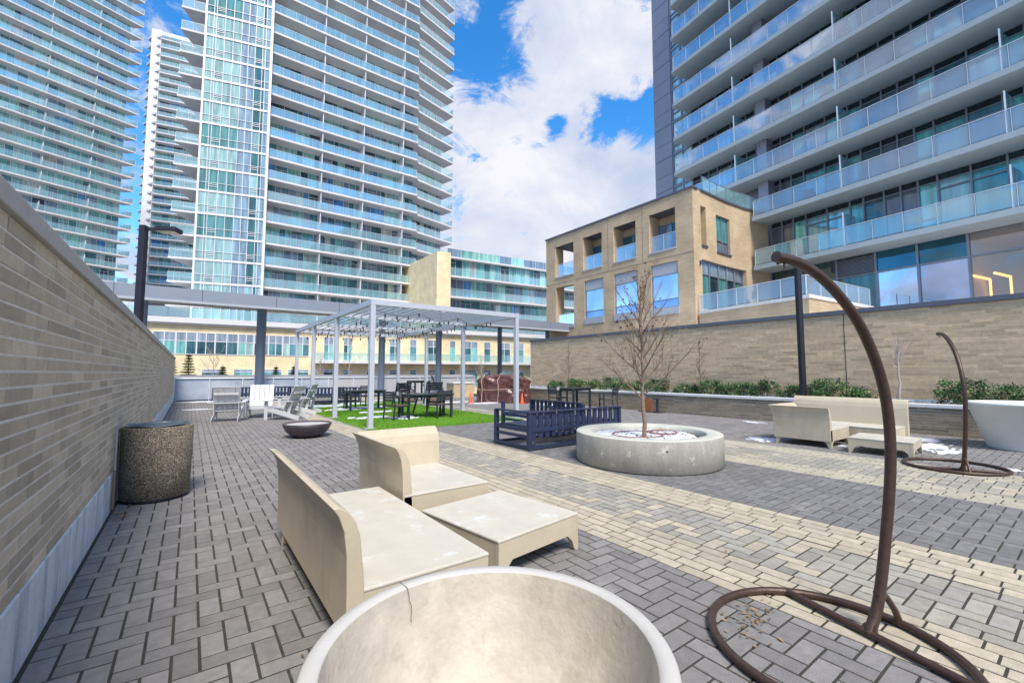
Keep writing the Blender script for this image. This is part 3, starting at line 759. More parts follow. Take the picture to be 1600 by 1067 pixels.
for sx in (-1,1):
    for sy_ in (-1,1): p = MB(); p.box((sx*.45-.03,sy_*.36-.03,0),(sx*.45+.03,sy_*.36+.03,.36)); p.build('leg','char',t)

# ------------------------------------------------------------------ dining set
def dining_chair():
    t = empty('dining_chair',(0,0,0),0,'x','chair','charcoal metal dining chairs'); # faces +y
    s_ = MB()
    for i in range(7): s_.box((-.23,-.22+.066*i,.43),(.23,-.166+.066*i,.447))
    s_.build('seat','charseat',t)
    b_ = MB()
    for i in range(4): b_.box((-.25,-.275-.012*i,.56+.075*i),(.25,-.257-.012*i,.62+.075*i))
    b_.build('backrest','char',t)
    for sx in (-1,1):
        l = MB(); l.bar((sx*.265,-.30,0),(sx*.265,-.25,.45),.035,.035,up=(0,1,0)); l.bar((sx*.265,-.25,.45),(sx*.265,-.31,.86),.035,.035,up=(0,1,0)); l.build('leg','char',t)
        l = MB(); l.box((sx*.265-.02,.21,0),(sx*.265+.02,.26,.655)); l.build('leg','char',t)
        l = MB(); l.box((sx*.265-.028,-.27,.655),(sx*.265+.028,.27,.675)); l.build('arm','char',t)
    f_ = MB(); f_.box((-.26,-.25,.40),(.26,-.22,.43)); f_.box((-.26,.22,.40),(.26,.25,.43)); f_.box((-.28,-.24,.40),(-.25,.24,.43)); f_.box((.25,-.24,.40),(.28,.24,.43)); f_.build('seat_frame','char',t)
    return t
def dining_table(loc, rz, label, L=1.7, D=.95, H=.74, name='dining_table'):
    t = empty(name,loc,rz,label,'table')
    p = MB(); n = 28; poly = []
    for j in range(n):
        a = 2*PI*j/n; c_, s_ = math.cos(a), math.sin(a); poly.append((L/2*math.copysign(abs(c_)**.55,c_), D/2*math.copysign(abs(s_)**.55,s_)))
    p.prism(poly,H-.03,H); p.build('table_top','char',t)
    for sx in (-1,1):
        for sy_ in (-1,1): p = MB(); p.box((sx*L*.40-.035,sy_*D*.38-.035,0),(sx*L*.40+.035,sy_*D*.38+.035,H-.03)); p.build('leg','char',t)
    p = MB(); p.bar((-L*.4,-D*.38,H-.07),(L*.4,-D*.38,H-.07),.03,.07); p.bar((-L*.4,D*.38,H-.07),(L*.4,D*.38,H-.07),.03,.07); p.bar((-L*.4,-D*.38,H-.07),(-L*.4,D*.38,H-.07),.03,.07); p.bar((L*.4,-D*.38,H-.07),(L*.4,D*.38,H-.07),.03,.07); p.build('apron_frame','char',t)
    return t
dining_table((6.05,12.75,0),R(-8),'charcoal rounded dining table nearest on the turf')
dining_table((5.35,16.6,0),R(-4),'charcoal dining table in the middle of the turf, left side',1.5,.95)
dining_table((9.3,20.6,0),R(5),'small high dark table farthest back, near the fence',1.0,1.0,1.0,name='bar_table')
dining_table((12.0,12.2,0),R(10),'thin topped square dark table in front of the shrub bed',1.35,.8,.82)
c0 = dining_chair(); c0.location = (5.0,12.55,0); c0.rotation_euler = (0,0,R(-78)); c0['label'] = 'upright charcoal chair at the left end of the nearest table'
copy_tree(c0,(6.25,12.35,0),R(12),'upright charcoal chair at the nearest table, its back to us')
copy_tree(c0,(6.75,13.75,.19),None,'charcoal chair tipped on the right back side of the nearest table',rot=(R(-32),0,R(170)))
copy_tree(c0,(5.75,13.95,.16),None,'charcoal chair tipped on the left back side of the nearest table',rot=(R(-24),0,R(190)))
copy_tree(c0,(4.95,17.65,0),R(-70),'charcoal chair left of the middle table, by the turf edge')
copy_tree(c0,(6.05,18.2,0),R(185),'charcoal chair on the far side of the middle table')
copy_tree(c0,(8.5,20.1,.05),R(-80),'charcoal chair left of the farthest high table')
copy_tree(c0,(9.9,20.0,.35),None,'charcoal chair leaning over the farthest high table',rot=(R(-30),0,R(60)))
copy_tree(c0,(11.75,12.9,0),R(-95),'dark chair left of the small table by the shrub bed')
copy_tree(c0,(12.55,11.05,0),R(60),'dark chair right of the small table by the shrub bed')
t = empty('overturned_table',(13.15,9.75,0),R(-95),'small table lying on its side with an orange brown top, by the planter wall','table')
p = MB(); p.box((-.20,-.03,.03),(.22,.0,.47)); p.build('table_top',mat('rusty_top',(.38,.13,.05),rough=.7,var=.3,scale=6),t)
p = MB(); p.box((-.38,-.05,.0),(.5,.35,.03)); p.build('base_plate','char',t)
p = MB(); p.box((.40,-.03,.03),(.46,.03,.49)); p.box((.25,-.03,.47),(.60,.03,.50)); p.build('leg','char',t)

# ------------------------------------------------------------------ pergola with string lights
t = empty('pergola',(0,0,0),0,'silver metal pergola with thin roof bars over the turf','pergola')
PX = (3.66,8.2); PY = (10.93,14.25,17.4,20.55); PH = 3.25
for x in PX:
    for y in PY:
        p = MB(); p.box((x-.06,y-.06,.02),(x+.06,y+.06,PH-.14)); po = p.build('post','alum',t)
        p = MB(); p.box((x-.14,y-.14,.0),(x+.14,y+.14,.02)); p.box((x-.08,y-.08,.02),(x+.08,y+.08,.035)); p.build('base_plate','alum',po)
for x in PX: p = MB(); p.box((x-.065,PY[0]-.065,PH-.14),(x+.065,PY[-1]+.065,PH)); p.build('side_beam','alum',t)
for y in PY: 
    h = .14 if y in (PY[0],PY[-1]) else .1
    p = MB(); p.box((PX[0]+.065,y-.05,PH-h+.003),(PX[1]-.065,y+.05,PH-.003)); p.build('cross_beam','alum',t)
n = 17
for i in range(n):
    x = PX[0]+.2+(PX[1]-PX[0]-.4)*i/(n-1); p = MB(); p.box((x-.016,PY[0]+.05,PH-.045),(x+.016,PY[-1]-.05,PH-.02)); p.build('roof_bar','alum_dark',t)
t = empty('string_lights',(0,0,0),0,'black festoon bulbs zigzagging below the pergola roof','string lights')
w = MB(); bl = MB(); rr = random.Random(6)
for k in range(8):
    y0 = PY[0]+.3+k*1.25; y1 = y0+1.0
    A = Vector((PX[0]+.1,y0,PH-.16)); B = Vector((PX[1]-.1,y1,PH-.16))
    if k % 2: A.y, B.y = B.y, A.y
    pts = []
    for i in range(25):
        u = i/24; q = A.lerp(B,u); q.z -= .16*4*((u*3%1)*(1-(u*3%1)))*rr.uniform(.9,1.05); pts.append(q)
        if i % 2 == 0 and i: bl = MB(); bl.lathe([(0,-.115),(.018,-.10),(.027,-.075),(.02,-.045),(.014,-.03),(.014,0)],8,cen=q); bl.build('bulb','bulb',t)
    w = MB(); w.tube(pts,.006,5); w.build('cable','bulb',t)
pass

# ------------------------------------------------------------------ canopy on columns
t = empty('curved_canopy',(0,0,0),0,'long grey metal walkway canopy on round columns behind the pergola','canopy')
CY = 25.0; CX0, CX1 = -7.0, 24.5
p = MB(); p.box((CX0,CY-.02,4.72),(CX1,CY+.03,5.27)); p.build('fascia','canopy',t)
p = MB(); p.prism([(CX0,CY+.031),(CX1-.02,CY+.031),(CX1-.02,CY+2.2),(CX0,CY+2.2)],4.74,5.25); p.build('roof','canopy_sof',t)
p = MB(); p.prism([(CX0,CY-.02),(CX1,CY-.02),(CX1,CY+.35),(CX0,CY+.35)],4.60,4.717); p.build('soffit_step','canopy_sof',t)
p = MB()
x = CX0+1.1
while x < CX1: p.box((x,CY-.024,4.72),(x+.03,CY-.018,5.27)); x += 3.1
p.build('panel_joint','coping',t)
for x, r_, zb in ((-1.87,.22,-.01),(2.85,.22,-.01),(9.15,.19,-.01),(12.9,.19,-.01),(17.7,.16,-4.1),(22.2,.17,-4.1)):
    p = MB(); p.lathe([(r_,zb),(r_,4.6),(r_+.03,4.6)],28,cen=(x,CY+.55,0)); p.build('column','column',t)
    
# fence
t = empty('mesh_fence',(0,0,0),0,'blue grey screened metal fence along the far terrace edge','fence')
for i in range(12):
    xa = -.6+1.42*i; mt = 'fence' if i < 5 else 'fence_r'
    p = MB(); p.box((xa+.03,26.82,.05),(xa+1.39,26.84,1.07)); p.build('screen_panel',mt,t)
    p = MB(); p.tube([(xa,26.80,0),(xa,26.80,1.1)],.03,10); p.build('fence_post','rail',t)
p = MB(); p.tube([(-.6,26.78,1.11),(16.4,26.78,1.11)],.03,8); p.build('top_rail','rail',t)
p = MB(); p.box((-.9,27.2,-.01),(16.5,27.45,1.27)); tag(p.build('parapet_wall','fence_r'),'plain grey parapet just behind the mesh fence','wall')

# ------------------------------------------------------------------ tarp, cones, planter box, lamps
t = empty('tarp_covered_grill',(11.95,16.95,0),R(-54),'bulky grill wrapped in a glossy dark red brown tarp','covered grill')
p = MB(); nx, ny = 64, 40; L_, D_, H_ = 2.55, 1.1, 1.32; vs = []; rr = random.Random(1)
def tarp_pt(u, v):
    # superellipsoid-ish draped block
    a = 2*PI*u
    k = v
    rx = L_/2*(1.0-.04*k); ry = D_/2*(1.0-.06*k)
    cx = math.copysign(abs(math.cos(a))**.5, math.cos(a)); cy = math.copysign(abs(math.sin(a))**.5, math.sin(a))
    if k < .78: sc = 1.0; z = H_*.86*k/.78
    else:
        q = (k-.78)/.22; sc = math.cos(q*PI/2)**.62; z = H_*(.86+.14*math.sin(q*PI/2))
    x = rx*cx*sc; y = ry*cy*sc
    hmod = 1-.12*max(0,(x/(L_/2)))**3-.10*max(0,(-x/(L_/2)))**3
    z *= hmod
    n_ = noise.noise(Vector((x*2.6,y*2.6,z*1.2)))*.09 + .05*math.sin(a*13+z*5+3*noise.noise(Vector((x,y,z))*2))*(1-sc*.0)*(.3+.7*(k<.8))
    n_ += .03*noise.noise(Vector((x*7,y*7,z*3))) - .09*abs(noise.noise(Vector((x*3.1+z*1.7,y*3.1,z*2.6-x))))-.05*abs(noise.noise(Vector((x*8+z*4,y*8,z*6-x*3))))
    d = Vector((cx,cy,0)).normalized() if sc > .3 else Vector((0,0,1))
    P_ = Vector((x,y,z))+d*n_
    return P_
for i in range(ny):
    for j in range(nx*2): vs.append(tarp_pt(j/(nx*2), i/(ny-1)))
fs = [(i*nx*2+j, i*nx*2+(j+1)%(nx*2), (i+1)*nx*2+(j+1)%(nx*2), (i+1)*nx*2+j) for i in range(ny-1) for j in range(nx*2)]
for v in vs: v.z = max(v.z, .015)
p.mesh(vs,fs,(1,1,1),True); p.build('tarp','tarp',t)
p = MB(); rr = random.Random(3)
for x in (-.85,-.05,.75):
    pts = []
    for i in range(21):
        u = i/20*PI; pts.append((x+.04*math.sin(i*1.3), -math.cos(u)*.66*(1 if abs(math.cos(u))<.8 else 1), max(.05, H_*1.03*abs(math.sin(u))**.45)))
    p.tube(pts,.012,6)
p.tube([(-1.25,-.66,.62),(-.4,-.68,.6),(.5,-.68,.66),(1.2,-.6,.58)],.010,6)
p.build('rope','rope',t)
def cone(loc, label):
    t = empty('traffic_cone',loc,0,label,'traffic cone','orange traffic cones by the covered grill')
    p = MB(); p.box((-.17,-.17,0),(.17,.17,.03)); p.build('base','orange',t)
    p = MB(); p.lathe([(.13,.03),(.12,.05),(.03,.66),(.022,.67),(0,.67)],24); p.build('cone','orange',t); return t
cc = cone((10.55,17.6,0),'orange traffic cone at the left end of the tarp')
cc.scale = (.75,.75,.72); copy_tree(cc,(12.15,15.75,0),0,'orange traffic cone at the right of the tarp, behind the pergola post')
t = empty('planter_box',(12.6,22.2,0),R(-5),'square tan planter box between the fence and the covered grill','planter')
p = MB(); p.box((-.62,-.5,0),(.62,.5,.78)); p.build('box','tanbrick',t)
p = MB(); p.box((-.66,-.54,.783),(.66,.54,.85)); p.build('cap','cap_light',t)
def lamp(loc, H, arm, rz, label):
    t = empty('lamp_post',loc,rz,label,'lamp post','black square lamp posts')
    p = MB(); p.box((-.062,-.062,0),(.062,.062,H)); p.build('pole','black',t)
    p = MB(); p.box((.06,-.03,H-.10),(arm,.03,H-.04)); p.build('arm','black',t)
    p = MB(); p.box((arm,-.15,H-.13),(arm+.42,.15,H-.03)); hd = p.build('lamp_head','black',t,bevel=.01)
    p = MB(); p.box((arm+.03,-.12,H-.142),(arm+.39,.12,H-.131)); p.build('lens','lens',hd)
    return t
lamp((-.97,12.6,-.0),4.68,.30,R(-28),'black square lamp post rising behind the left brick wall')
lamp((13.98,5.12,.6),4.05,.12,R(150),'black square lamp post standing in the shrub bed on the right')

# ------------------------------------------------------------------ facade helpers
TEAL = [(.20,.52,.50),(.27,.62,.57),(.14,.40,.43),(.36,.70,.64),(.10,.28,.33)]
GREY = [(.22,.33,.44),(.26,.36,.46)]
DARK = [(.03,.10,.13),(.05,.16,.19),(.08,.22,.25)]
BLUE = [(.09,.30,.66),(.14,.40,.72)]
CURT = [(.40,.62,.58),(.48,.62,.56),(.55,.55,.50)]
def pick(rr, wts=(.40,.2,.22,.06,.12)):
    k = rr.random(); acc = 0
    for w_, pal in zip(wts,(TEAL,GREY,DARK,BLUE,CURT)):
        acc += w_
        if k < acc: return jit(rr.choice(pal),.12,rr)
    return jit(TEAL[0],.1,rr)
def along(poly):
    out = []; s_ = 0
    for a, b in zip(poly, poly[1:]):
        L = math.hypot(b[0]-a[0], b[1]-a[1]); out.append((s_, s_+L, a, b)); s_ += L
    return out, s_
def ptat(segs, s_):
    for s0, s1, a, b in segs:
        if s_ <= s1+1e-6:
            u = (s_-s0)/(s1-s0); return Vector((lerp(a[0],b[0],u), lerp(a[1],b[1],u), 0)), Vector((b[0]-a[0], b[1]-a[1], 0)).normalized()
    s0,s1,a,b = segs[-1]; return Vector((b[0],b[1],0)), Vector((b[0]-a[0], b[1]-a[1],0)).normalized()
def glazing(parent, poly, z0, z1, rr, pane='pane', mull='mull', widths=(.75,1.1,1.6,1.3,.9), wts=(.40,.2,.22,.06,.12), sill=None, bar=.05, name='window_wall', out=1, mid=.0, trans=None, proud=.045, boost=1.0):
    """glass wall of one storey along a plan polyline; outward is to the right of travel when out=1"""
    segs, L = along(poly); g_ = MB(); f_ = MB(); s_ = 0
    while s_ < L-.05:
        w = rr.choice(widths)*rr.uniform(.95,1.05); e = min(s_+w, L)
        if L-e < .4: e = L
        A, d = ptat(segs, s_+.001); B, _ = ptat(segs, e-.001)
        nrm = Vector((d.y,-d.x,0))*out
        zz = [z0]; 
        if sill: zz.append(z0+sill)
        if trans: zz.append(z1-trans)
        zz.append(z1)
        c = tuple(min(.85,q*boost) for q in pick(rr, wts))
        for i in range(len(zz)-1):
            cc_ = c if i != len(zz)-2 or not trans else jit(rr.choice(GREY if trans and rr.random() < .5 else DARK),.1,rr)
            if i == 0 and sill: cc_ = tuple(x*.8 for x in c)
            g_.quad([(A.x,A.y,zz[i]),(B.x,B.y,zz[i]),(B.x,B.y,zz[i+1]),(A.x,A.y,zz[i+1])], cc_)
        p_ = A+nrm*proud
        f_.bar((p_.x,p_.y,z0),(p_.x,p_.y,z1),bar,bar,up=d)
        for z in zz[1:-1]:
            a_ = A+nrm*proud*.8; b_ = B+nrm*proud*.8; f_.bar((a_.x,a_.y,z),(b_.x,b_.y,z),bar*.8,bar*.8)
        # sliding door pair in some bays
        if mid and rr.random() < mid and (e-s_) > 1.2:
            m_ = (A+B)/2+nrm*proud*.8; f_.bar((m_.x,m_.y,z0),(m_.x,m_.y,z1-.5),bar,bar,up=d)
            a_ = A+nrm*proud*.8; b_ = B+nrm*proud*.8; f_.bar((a_.x,a_.y,z1-.5),(b_.x,b_.y,z1-.5),bar,bar)
        s_ = e
    o = g_.build(name, pane, parent); f_.build('frame', mull, o)
    return o
def railing(parent, poly, z, rr, H=1.07, glass='railglass', post='rail', step=1.25, rad=.022, side_only=False):
    segs, L = along(poly); g_ = MB(); f_ = MB()
    for s0, s1, a, b in segs:
        n = max(1, int(round((s1-s0)/step))); A = Vector((*a,0)); B = Vector((*b,0)); d = (B-A).normalized()
        for i in range(n):
            p_ = A.lerp(B,i/n)+d*.03; q_ = A.lerp(B,(i+1)/n)-d*.03
            g_.quad([(p_.x,p_.y,z+.06),(q_.x,q_.y,z+.06),(q_.x,q_.y,z+H-.04),(p_.x,p_.y,z+H-.04)])
        for i in range(n+1):
            p_ = A.lerp(B,i/n); f_.bar((p_.x,p_.y,z),(p_.x,p_.y,z+H),.045,.02,up=d)
        f_.bar((A.x,A.y,z+H),(B.x,B.y,z+H),rad*2,.03)
    o = f_.build('railing', post, parent); g_.build('glass_panel', glass, o)
    return o
def offset(p, q, d):
    """shift a segment to its left by d"""
    v = Vector((q[0]-p[0], q[1]-p[1])).normalized(); n_ = Vector((-v.y, v.x))
    return (p[0]+n_.x*d, p[1]+n_.y*d), (q[0]+n_.x*d, q[1]+n_.y*d)

# ------------------------------------------------------------------ T2: main glass tower behind the pergola
T = empty('glass_tower',(15,72,-4),0,'pale glass apartment tower behind the pergola, stepped balconies and a flat glass corner','building')
T.location = (0,0,0)
rr = random.Random(21)
GL, GRt = (-.2,66.5), (6.95,64.55)
body = MB(); body.prism([(-.1,66.75),(6.9,64.85),(7.4,67.15),(28.7,67.2),(29.0,68.35),(35.3,69.9),(35.6,90),(-.1,90)],-4,74); body.build('core','darkpanel',T)
for k in range(-2, 21):
    zb = 12.43+2.95*k; zt = zb+.28
    sl = MB()
    sl.prism([(7.3,64.98),(28.6,65.1),(29.1,65.85),(36.8,67.95),(36.0,71.0),(35.3,70.0),(28.9,68.4),(28.4,67.2),(7.4,67.2)],zb,zt)
    b_ = sl.build('balcony','slab',T)
    railing(b_,[(7.35,65.03),(28.55,65.15),(29.05,65.9),(36.72,68.0),(35.95,70.9)],zt,rr,step=1.3)
    for x in (14.0,19.9,26.2): dv = MB(); dv.box((x,65.2,zt),(x+.09,67.1,zb+2.94)); dv.build('divider','mull',b_)
    glazing(T,[(7.45,66.98),(28.65,67.02)],zt,zb+2.95,rr,mid=.6,widths=(.7,.8,1.5,1.7,1.0))
    glazing(T,[(29.0,68.2),(35.3,69.8),(35.55,73)],zt,zb+2.95,rr,mid=.6)
    # flat glass corner bay
    a_ = MB(); a_.bar((GL[0],GL[1],zb+.1),(GRt[0],GRt[1],zb+.1),.2,.25); a_.build('floor_band','mull',T)
    rb = random.Random(50+k)
    segs, L = along([GL,GRt]); gl = MB(); fr = MB()
    ws = [.85,.3,.95,.95,.95,.80,.80,.85,.35,.55]; tot = sum(ws); s_ = 0
    lit = rb.random()
    for i, w_ in enumerate(ws):
        e = s_+w_/tot*L; A,d = ptat(segs,s_+.001); B,_ = ptat(segs,e-.001)
        if i in (5,6,9): c = jit(GREY[0],.1,rb); c = (c[0]*1.25,c[1]*1.25,c[2]*1.2)
        elif i < 5: c = jit((.36,.58,.58),.15,rb) if lit < .7 else jit((.12,.33,.34),.2,rb)
        else: c = jit((.32,.55,.58),.15,rb) if rb.random() < .5 else jit((.06,.20,.22),.2,rb)
        gl.quad([(A.x,A.y,zb+.27),(B.x,B.y,zb+.27),(B.x,B.y,zb+1.2),(A.x,A.y,zb+1.2)],tuple(q*.9 for q in c))
        gl.quad([(A.x,A.y,zb+1.2),(B.x,B.y,zb+1.2),(B.x,B.y,zb+2.90),(A.x,A.y,zb+2.90)],c)
        o_ = Vector((d.y,-d.x,0))*.05; p_ = A+o_
        fr.bar((p_.x,p_.y,zb+.25),(p_.x,p_.y,zb+2.95),.06,.06,up=d)
        if i in (2,7): 
            for z in (zb+.75,zb+1.0): fr.bar((A.x+o_.x,A.y+o_.y,z),(B.x+o_.x,B.y+o_.y,z),.05,.06)
        s_ = e
    A = Vector((*GL,0)); B = Vector((*GRt,0)); d=(B-A).normalized(); o_ = Vector((d.y,-d.x,0))*.05
    fr.bar((A.x+o_.x,A.y+o_.y,zb+1.2),(B.x+o_.x,B.y+o_.y,zb+1.2),.05,.05)
    fr.bar((A.x-.02,A.y-.02,zb),(A.x-.02,A.y-.02,zb+2.95),.22,.22); fr.bar((B.x+.1,B.y-.03,zb),(B.x+.1,B.y-.03,zb+2.95),.3,.3)
    w_ = gl.build('corner_window','pane2',T); fr.build('frame','mull',w_)
    # left corner balcony
    sl = MB(); sl.prism([(-2.8,67.2),(-.35,66.6),(-.25,71.6),(-.4,71.6)],zb,zb+.25); b2 = sl.build('side_balcony','slab',T)
    railing(b2,[(-.35,66.65),(-2.7,67.25),(-.6,71.2)],zb+.25,rr,step=1.2)

# ------------------------------------------------------------------ podium building + low teal block
P_ = empty('yellow_block_building',(0,0,0),0,'low pale yellow building with tall narrow windows beyond the fence','building')
pl = [(-12,61.3),(12,59.2),(28,55.6),(46.6,53.6)]
segs, L = along(pl)
def band(name, mat_, z0, z1, off=0.0, s0=0, s1=None, parent=None):
    m_ = MB(); s1 = s1 or L; cuts = [s0]+[s[1] for s in segs if s0 < s[1] < s1]+[s1]
    for a, b in zip(cuts, cuts[1:]):
        A,d = ptat(segs,a+.0005); B,_ = ptat(segs,b-.0005); n_ = Vector((d.y,-d.x,0))*off
        q = Vector((-d.y,d.x,0))*.4
        m_.mesh([(A.x+n_.x,A.y+n_.y,z0),(B.x+n_.x,B.y+n_.y,z0),(B.x+q.x,B.y+q.y,z0),(A.x+q.x,A.y+q.y,z0),(A.x+n_.x,A.y+n_.y,z1),(B.x+n_.x,B.y+n_.y,z1),(B.x+q.x,B.y+q.y,z1),(A.x+q.x,A.y+q.y,z1)],
                ((0,3,2,1),(4,5,6,7),(0,1,5,4),(1,2,6,5),(2,3,7,6),(3,0,4,7)))
    return m_.build(name, mat_, parent or P_)
def s_at_px_x(az):   # parameter where the ray of azimuth az (deg from +Y) meets the front
    best = None
    t_ = math.tan(R(az))
    for s0,s1,a,b in segs:
        den = (b[0]-a[0]) - t_*(b[1]-a[1])
        u = (t_*a[1]-a[0])/den
        if -1e-6 <= u <= 1+1e-6: return s0+u*(s1-s0)
def az(px): return math.degrees(math.atan((px-800)*.9975/682.2))+36.33
band('wall','yellow',-4,6.65)
band('roof_slab','slab',6.85,7.45,.6)
band('cornice','whitewall',6.655,6.848,.3)
sA, sB = s_at_px_x(az(256)), s_at_px_x(az(482))
def window(s0, s1, z0, z1, rr, kinds=None, sp=.6, cols=2, out=.03):
    A,d = ptat(segs,s0); B,_ = ptat(segs,s1); n_ = Vector((d.y,-d.x,0)); g_ = MB(); f_ = MB()
    for i in range(cols):
        a = A.lerp(B,i/cols)+n_*out; b = A.lerp(B,(i+1)/cols)+n_*out
        c = pick(rr,(.35,.05,.4,.05,.15))
        g_.quad([(a.x,a.y,z0),(b.x,b.y,z0),(b.x,b.y,z1-sp),(a.x,a.y,z1-sp)],c)
        g_.quad([(a.x,a.y,z1-sp),(b.x,b.y,z1-sp),(b.x,b.y,z1),(a.x,a.y,z1)],jit((.30,.38,.46),.08,rr))
        f_.bar((a.x,a.y,z0),(a.x,a.y,z1),.06,.08,up=d)
    b = B+n_*out; a = A+n_*out
    f_.bar((b.x,b.y,z0),(b.x,b.y,z1),.06,.08,up=d)
    for z in (z0,z1-sp,z1): f_.bar((a.x,a.y,z),(b.x,b.y,z),.08,.06)
    w_ = g_.build('window','pane',P_); f_.build('frame','mull',w_)
rr = random.Random(31)
pxs = [235,272,305,334,370,395,418,440,461,482]
for a, b in zip(pxs,pxs[1:]): window(s_at_px_x(az(a))+.03, s_at_px_x(az(b))-.03, 3.45, 5.85, rr, sp=.95, cols=2)
pxs = [(505,520),(536,549),(573,585),(608,625),(640,650),(668,686),(702,711),(725,746),(756,766),(778,797),(808,818)]
for a, b in pxs: window(s_at_px_x(az(a)), s_at_px_x(az(b)), 2.95, 5.9, rr, sp=.95, cols=1 if b-a < 13 else 2)
pxs = [(315,350),(365,395),(412,440),(450,482)]+pxs
for a, b in pxs: window(s_at_px_x(az(a)), s_at_px_x(az(b)), -.6, 1.75, rr, sp=.3, cols=1)
s0 = s_at_px_x(az(486))
b_ = band('balcony','slab',2.55,2.85,1.5,s0,L)
pts = []
for s_ in [s0+(L-s0)*i/10 for i in range(11)]:
    A,d = ptat(segs,s_); n_ = Vector((d.y,-d.x,0))*1.45; pts.append((A.x+n_.x,A.y+n_.y))
railing(b_, pts, 2.85, rr, step=1.5)
# roof deck glass rail of the podium
pts = []
for s_ in [L*i/18 for i in range(19)]:
    A,d = ptat(segs,s_); n_ = Vector((d.y,-d.x,0))*.5; pts.append((A.x+n_.x,A.y+n_.y))
railing(P_, pts, 7.45, rr, step=1.5)
# yellow fin wall rising to the low block
fw = MB(); fw.prism([(27.6,55.5),(29.5,54.95),(29.4,67),(27.5,67)],7.46,18.6); fw.build('fin_wall','yellow',P_)
rf = MB(); rf.prism([(-12,62),(12,60),(28,56.5),(46.5,54.5),(46.5,80),(-12,80)],6.7,6.95); rf.build('roof','membrane',P_)
# low teal block
B_ = empty('low_glass_block',(0,0,0),0,'low teal glazed block with long white balconies left of the tan brick building','building')
rr = random.Random(61)
fl = [(29.6,56.7),(46.5,54.9),(60,53.5)]; el = [(29.3,55.1),(46.3,53.3),(60,52.0)]
cb = MB(); cb.prism([(29.6,57.0),(60,53.8),(60,70),(29.6,70)],7.0,17.2); cb.build('core','darkpanel',B_)
for k in range(4):
    zb = 6.1+3.0*k
    if k:
        s_ = MB(); s_.prism([el[0],el[1],el[2],fl[2],fl[1],fl[0]],zb,zb+.28); bb = s_.build('balcony','slab',B_)
        railing(bb,[(x,y+.06) for x,y in el],zb+.28,rr,step=1.4)
    if k < 4: glazing(B_,fl,zb+.3+(1.1 if k==0 else 0),zb+3.0,rr,mid=.5,wts=(.45,.25,.16,.10,.04))
s_ = MB(); s_.prism([(29.4,55.9),(60,52.9),(60,57),(29.4,57)],18.1-.0,18.35); s_.build('parapet_slab','slab',B_)
glazing(B_,[(29.6,56.3),(46.5,54.5),(60,53.1)],18.36,19.6,rr,wts=(.3,.6,.0,.1,.0),widths=(2.2,),name='roof_screen')

# ------------------------------------------------------------------ T1 far left tower, T3 thin tower between
T = empty('glass_tower',(0,0,0),0,'teal balcony banded tower filling the upper left corner','building')
rr = random.Random(71)
e0, e1 = (-47.0,111.0), (-11.8,125.5); f0, f1 = offset(e0,e1,1.9); f1 = (f1[0]-1.6,f1[1]-.66)
ux, uy = (e1[0]-e0[0]), (e1[1]-e0[1]); l_ = math.hypot(ux,uy); ux/=l_; uy/=l_
cb = MB(); g0,g1 = offset(f0,f1,.25); h0,h1 = offset(f0,f1,22); cb.prism([g0,g1,h1,h0],-4,100); cb.build('core','darkpanel',T)
for k in range(-3, 24):
    zb = 23.5+2.95*k; zt = zb+.30
    s_ = MB(); s_.prism([e0,e1,(f1[0]+.4,f1[1]+.5),f1,f0],zb,zt); b_ = s_.build('balcony','slab',T)
    railing(b_,[e0,e1,(f1[0]+.4,f1[1]+.5)],zt,rr,step=1.6,rad=.03)
    for s2 in (8,16,24,31): 
        dv = MB()
        p_ = (e0[0]+ux*s2,e0[1]+uy*s2); q_ = (p_[0]-uy*1.8,p_[1]+ux*1.8); dv.bar((p_[0]-uy*.15,p_[1]+ux*.15,zt+.9),(q_[0],q_[1],zt+.9),.06,1.8); dv.build('divider','mull',b_)
    glazing(T,[f0,f1],zt,zb+2.95,rr,boost=1.35,widths=(1.0,1.4,1.8,1.2),mid=.4,bar=.08,wts=(.62,.10,.08,.10,.10))
    glazing(T,[f1,(h1[0],h1[1])],zt,zb+2.95,rr,widths=(2.0,),bar=.08)

T = empty('slim_tower',(0,0,0),0,'slim distant tower with a blank white side wall, between the two larger towers','building')
rr = random.Random(81)
d3 = Vector((.982,-.187)); A3 = Vector((-12.6,183.7))
w_ = MB(); w_.prism([(-15.2,184.5),(-12.6,183.7),(-12.0,187),(-14.6,188)],-4,117.3); w_.build('side_wall','whitewall',T)
w_ = MB(); w_.prism([(-15.2,184.55),(-14.6,188.1),(-13,205),(-15.5,205)],-4,117.2); w_.build('end_wall','darkpanel',T)
F0 = A3+Vector((.187,.982))*2.0; F1 = F0+d3*34; E0 = A3+d3*.1; E1 = A3+d3*34
w_ = MB(); w_.prism([(F0.x,F0.y+.3),(F1.x,F1.y+.3),(F1.x+4,F1.y+18),(F0.x+3,F0.y+20)],-4,113); w_.build('core','darkpanel',T)
for k in range(0, 30):
    zb = 27.3+3.0*k; zt = zb+.4
    s_ = MB(); s_.prism([tuple(E0),tuple(E1),tuple(F1),tuple(F0)],zb,zt); b_ = s_.build('balcony','slab',T)
    railing(b_,[tuple(E0+d3*.1),tuple(E1)],zt,rr,step=2.2,rad=.04)
    glazing(T,[tuple(F0),tuple(F1)],zt,zb+3.0,rr,widths=(1.6,2.2,2.8),bar=.12,wts=(.6,.05,.15,.15,.05))
    s_ = MB(); s_.prism([(-15.2,184.6),(-16.3,187.2),(-14.9,188.6)],zb,zt+.0); s_.build('side_balcony','slab',T)
    s_ = MB(); s_.prism([(-12.62,183.9),(-13.0,183.1),(-13.9,184.0)],zb,zt+.3); s_.build('corner_ledge','slab',T)
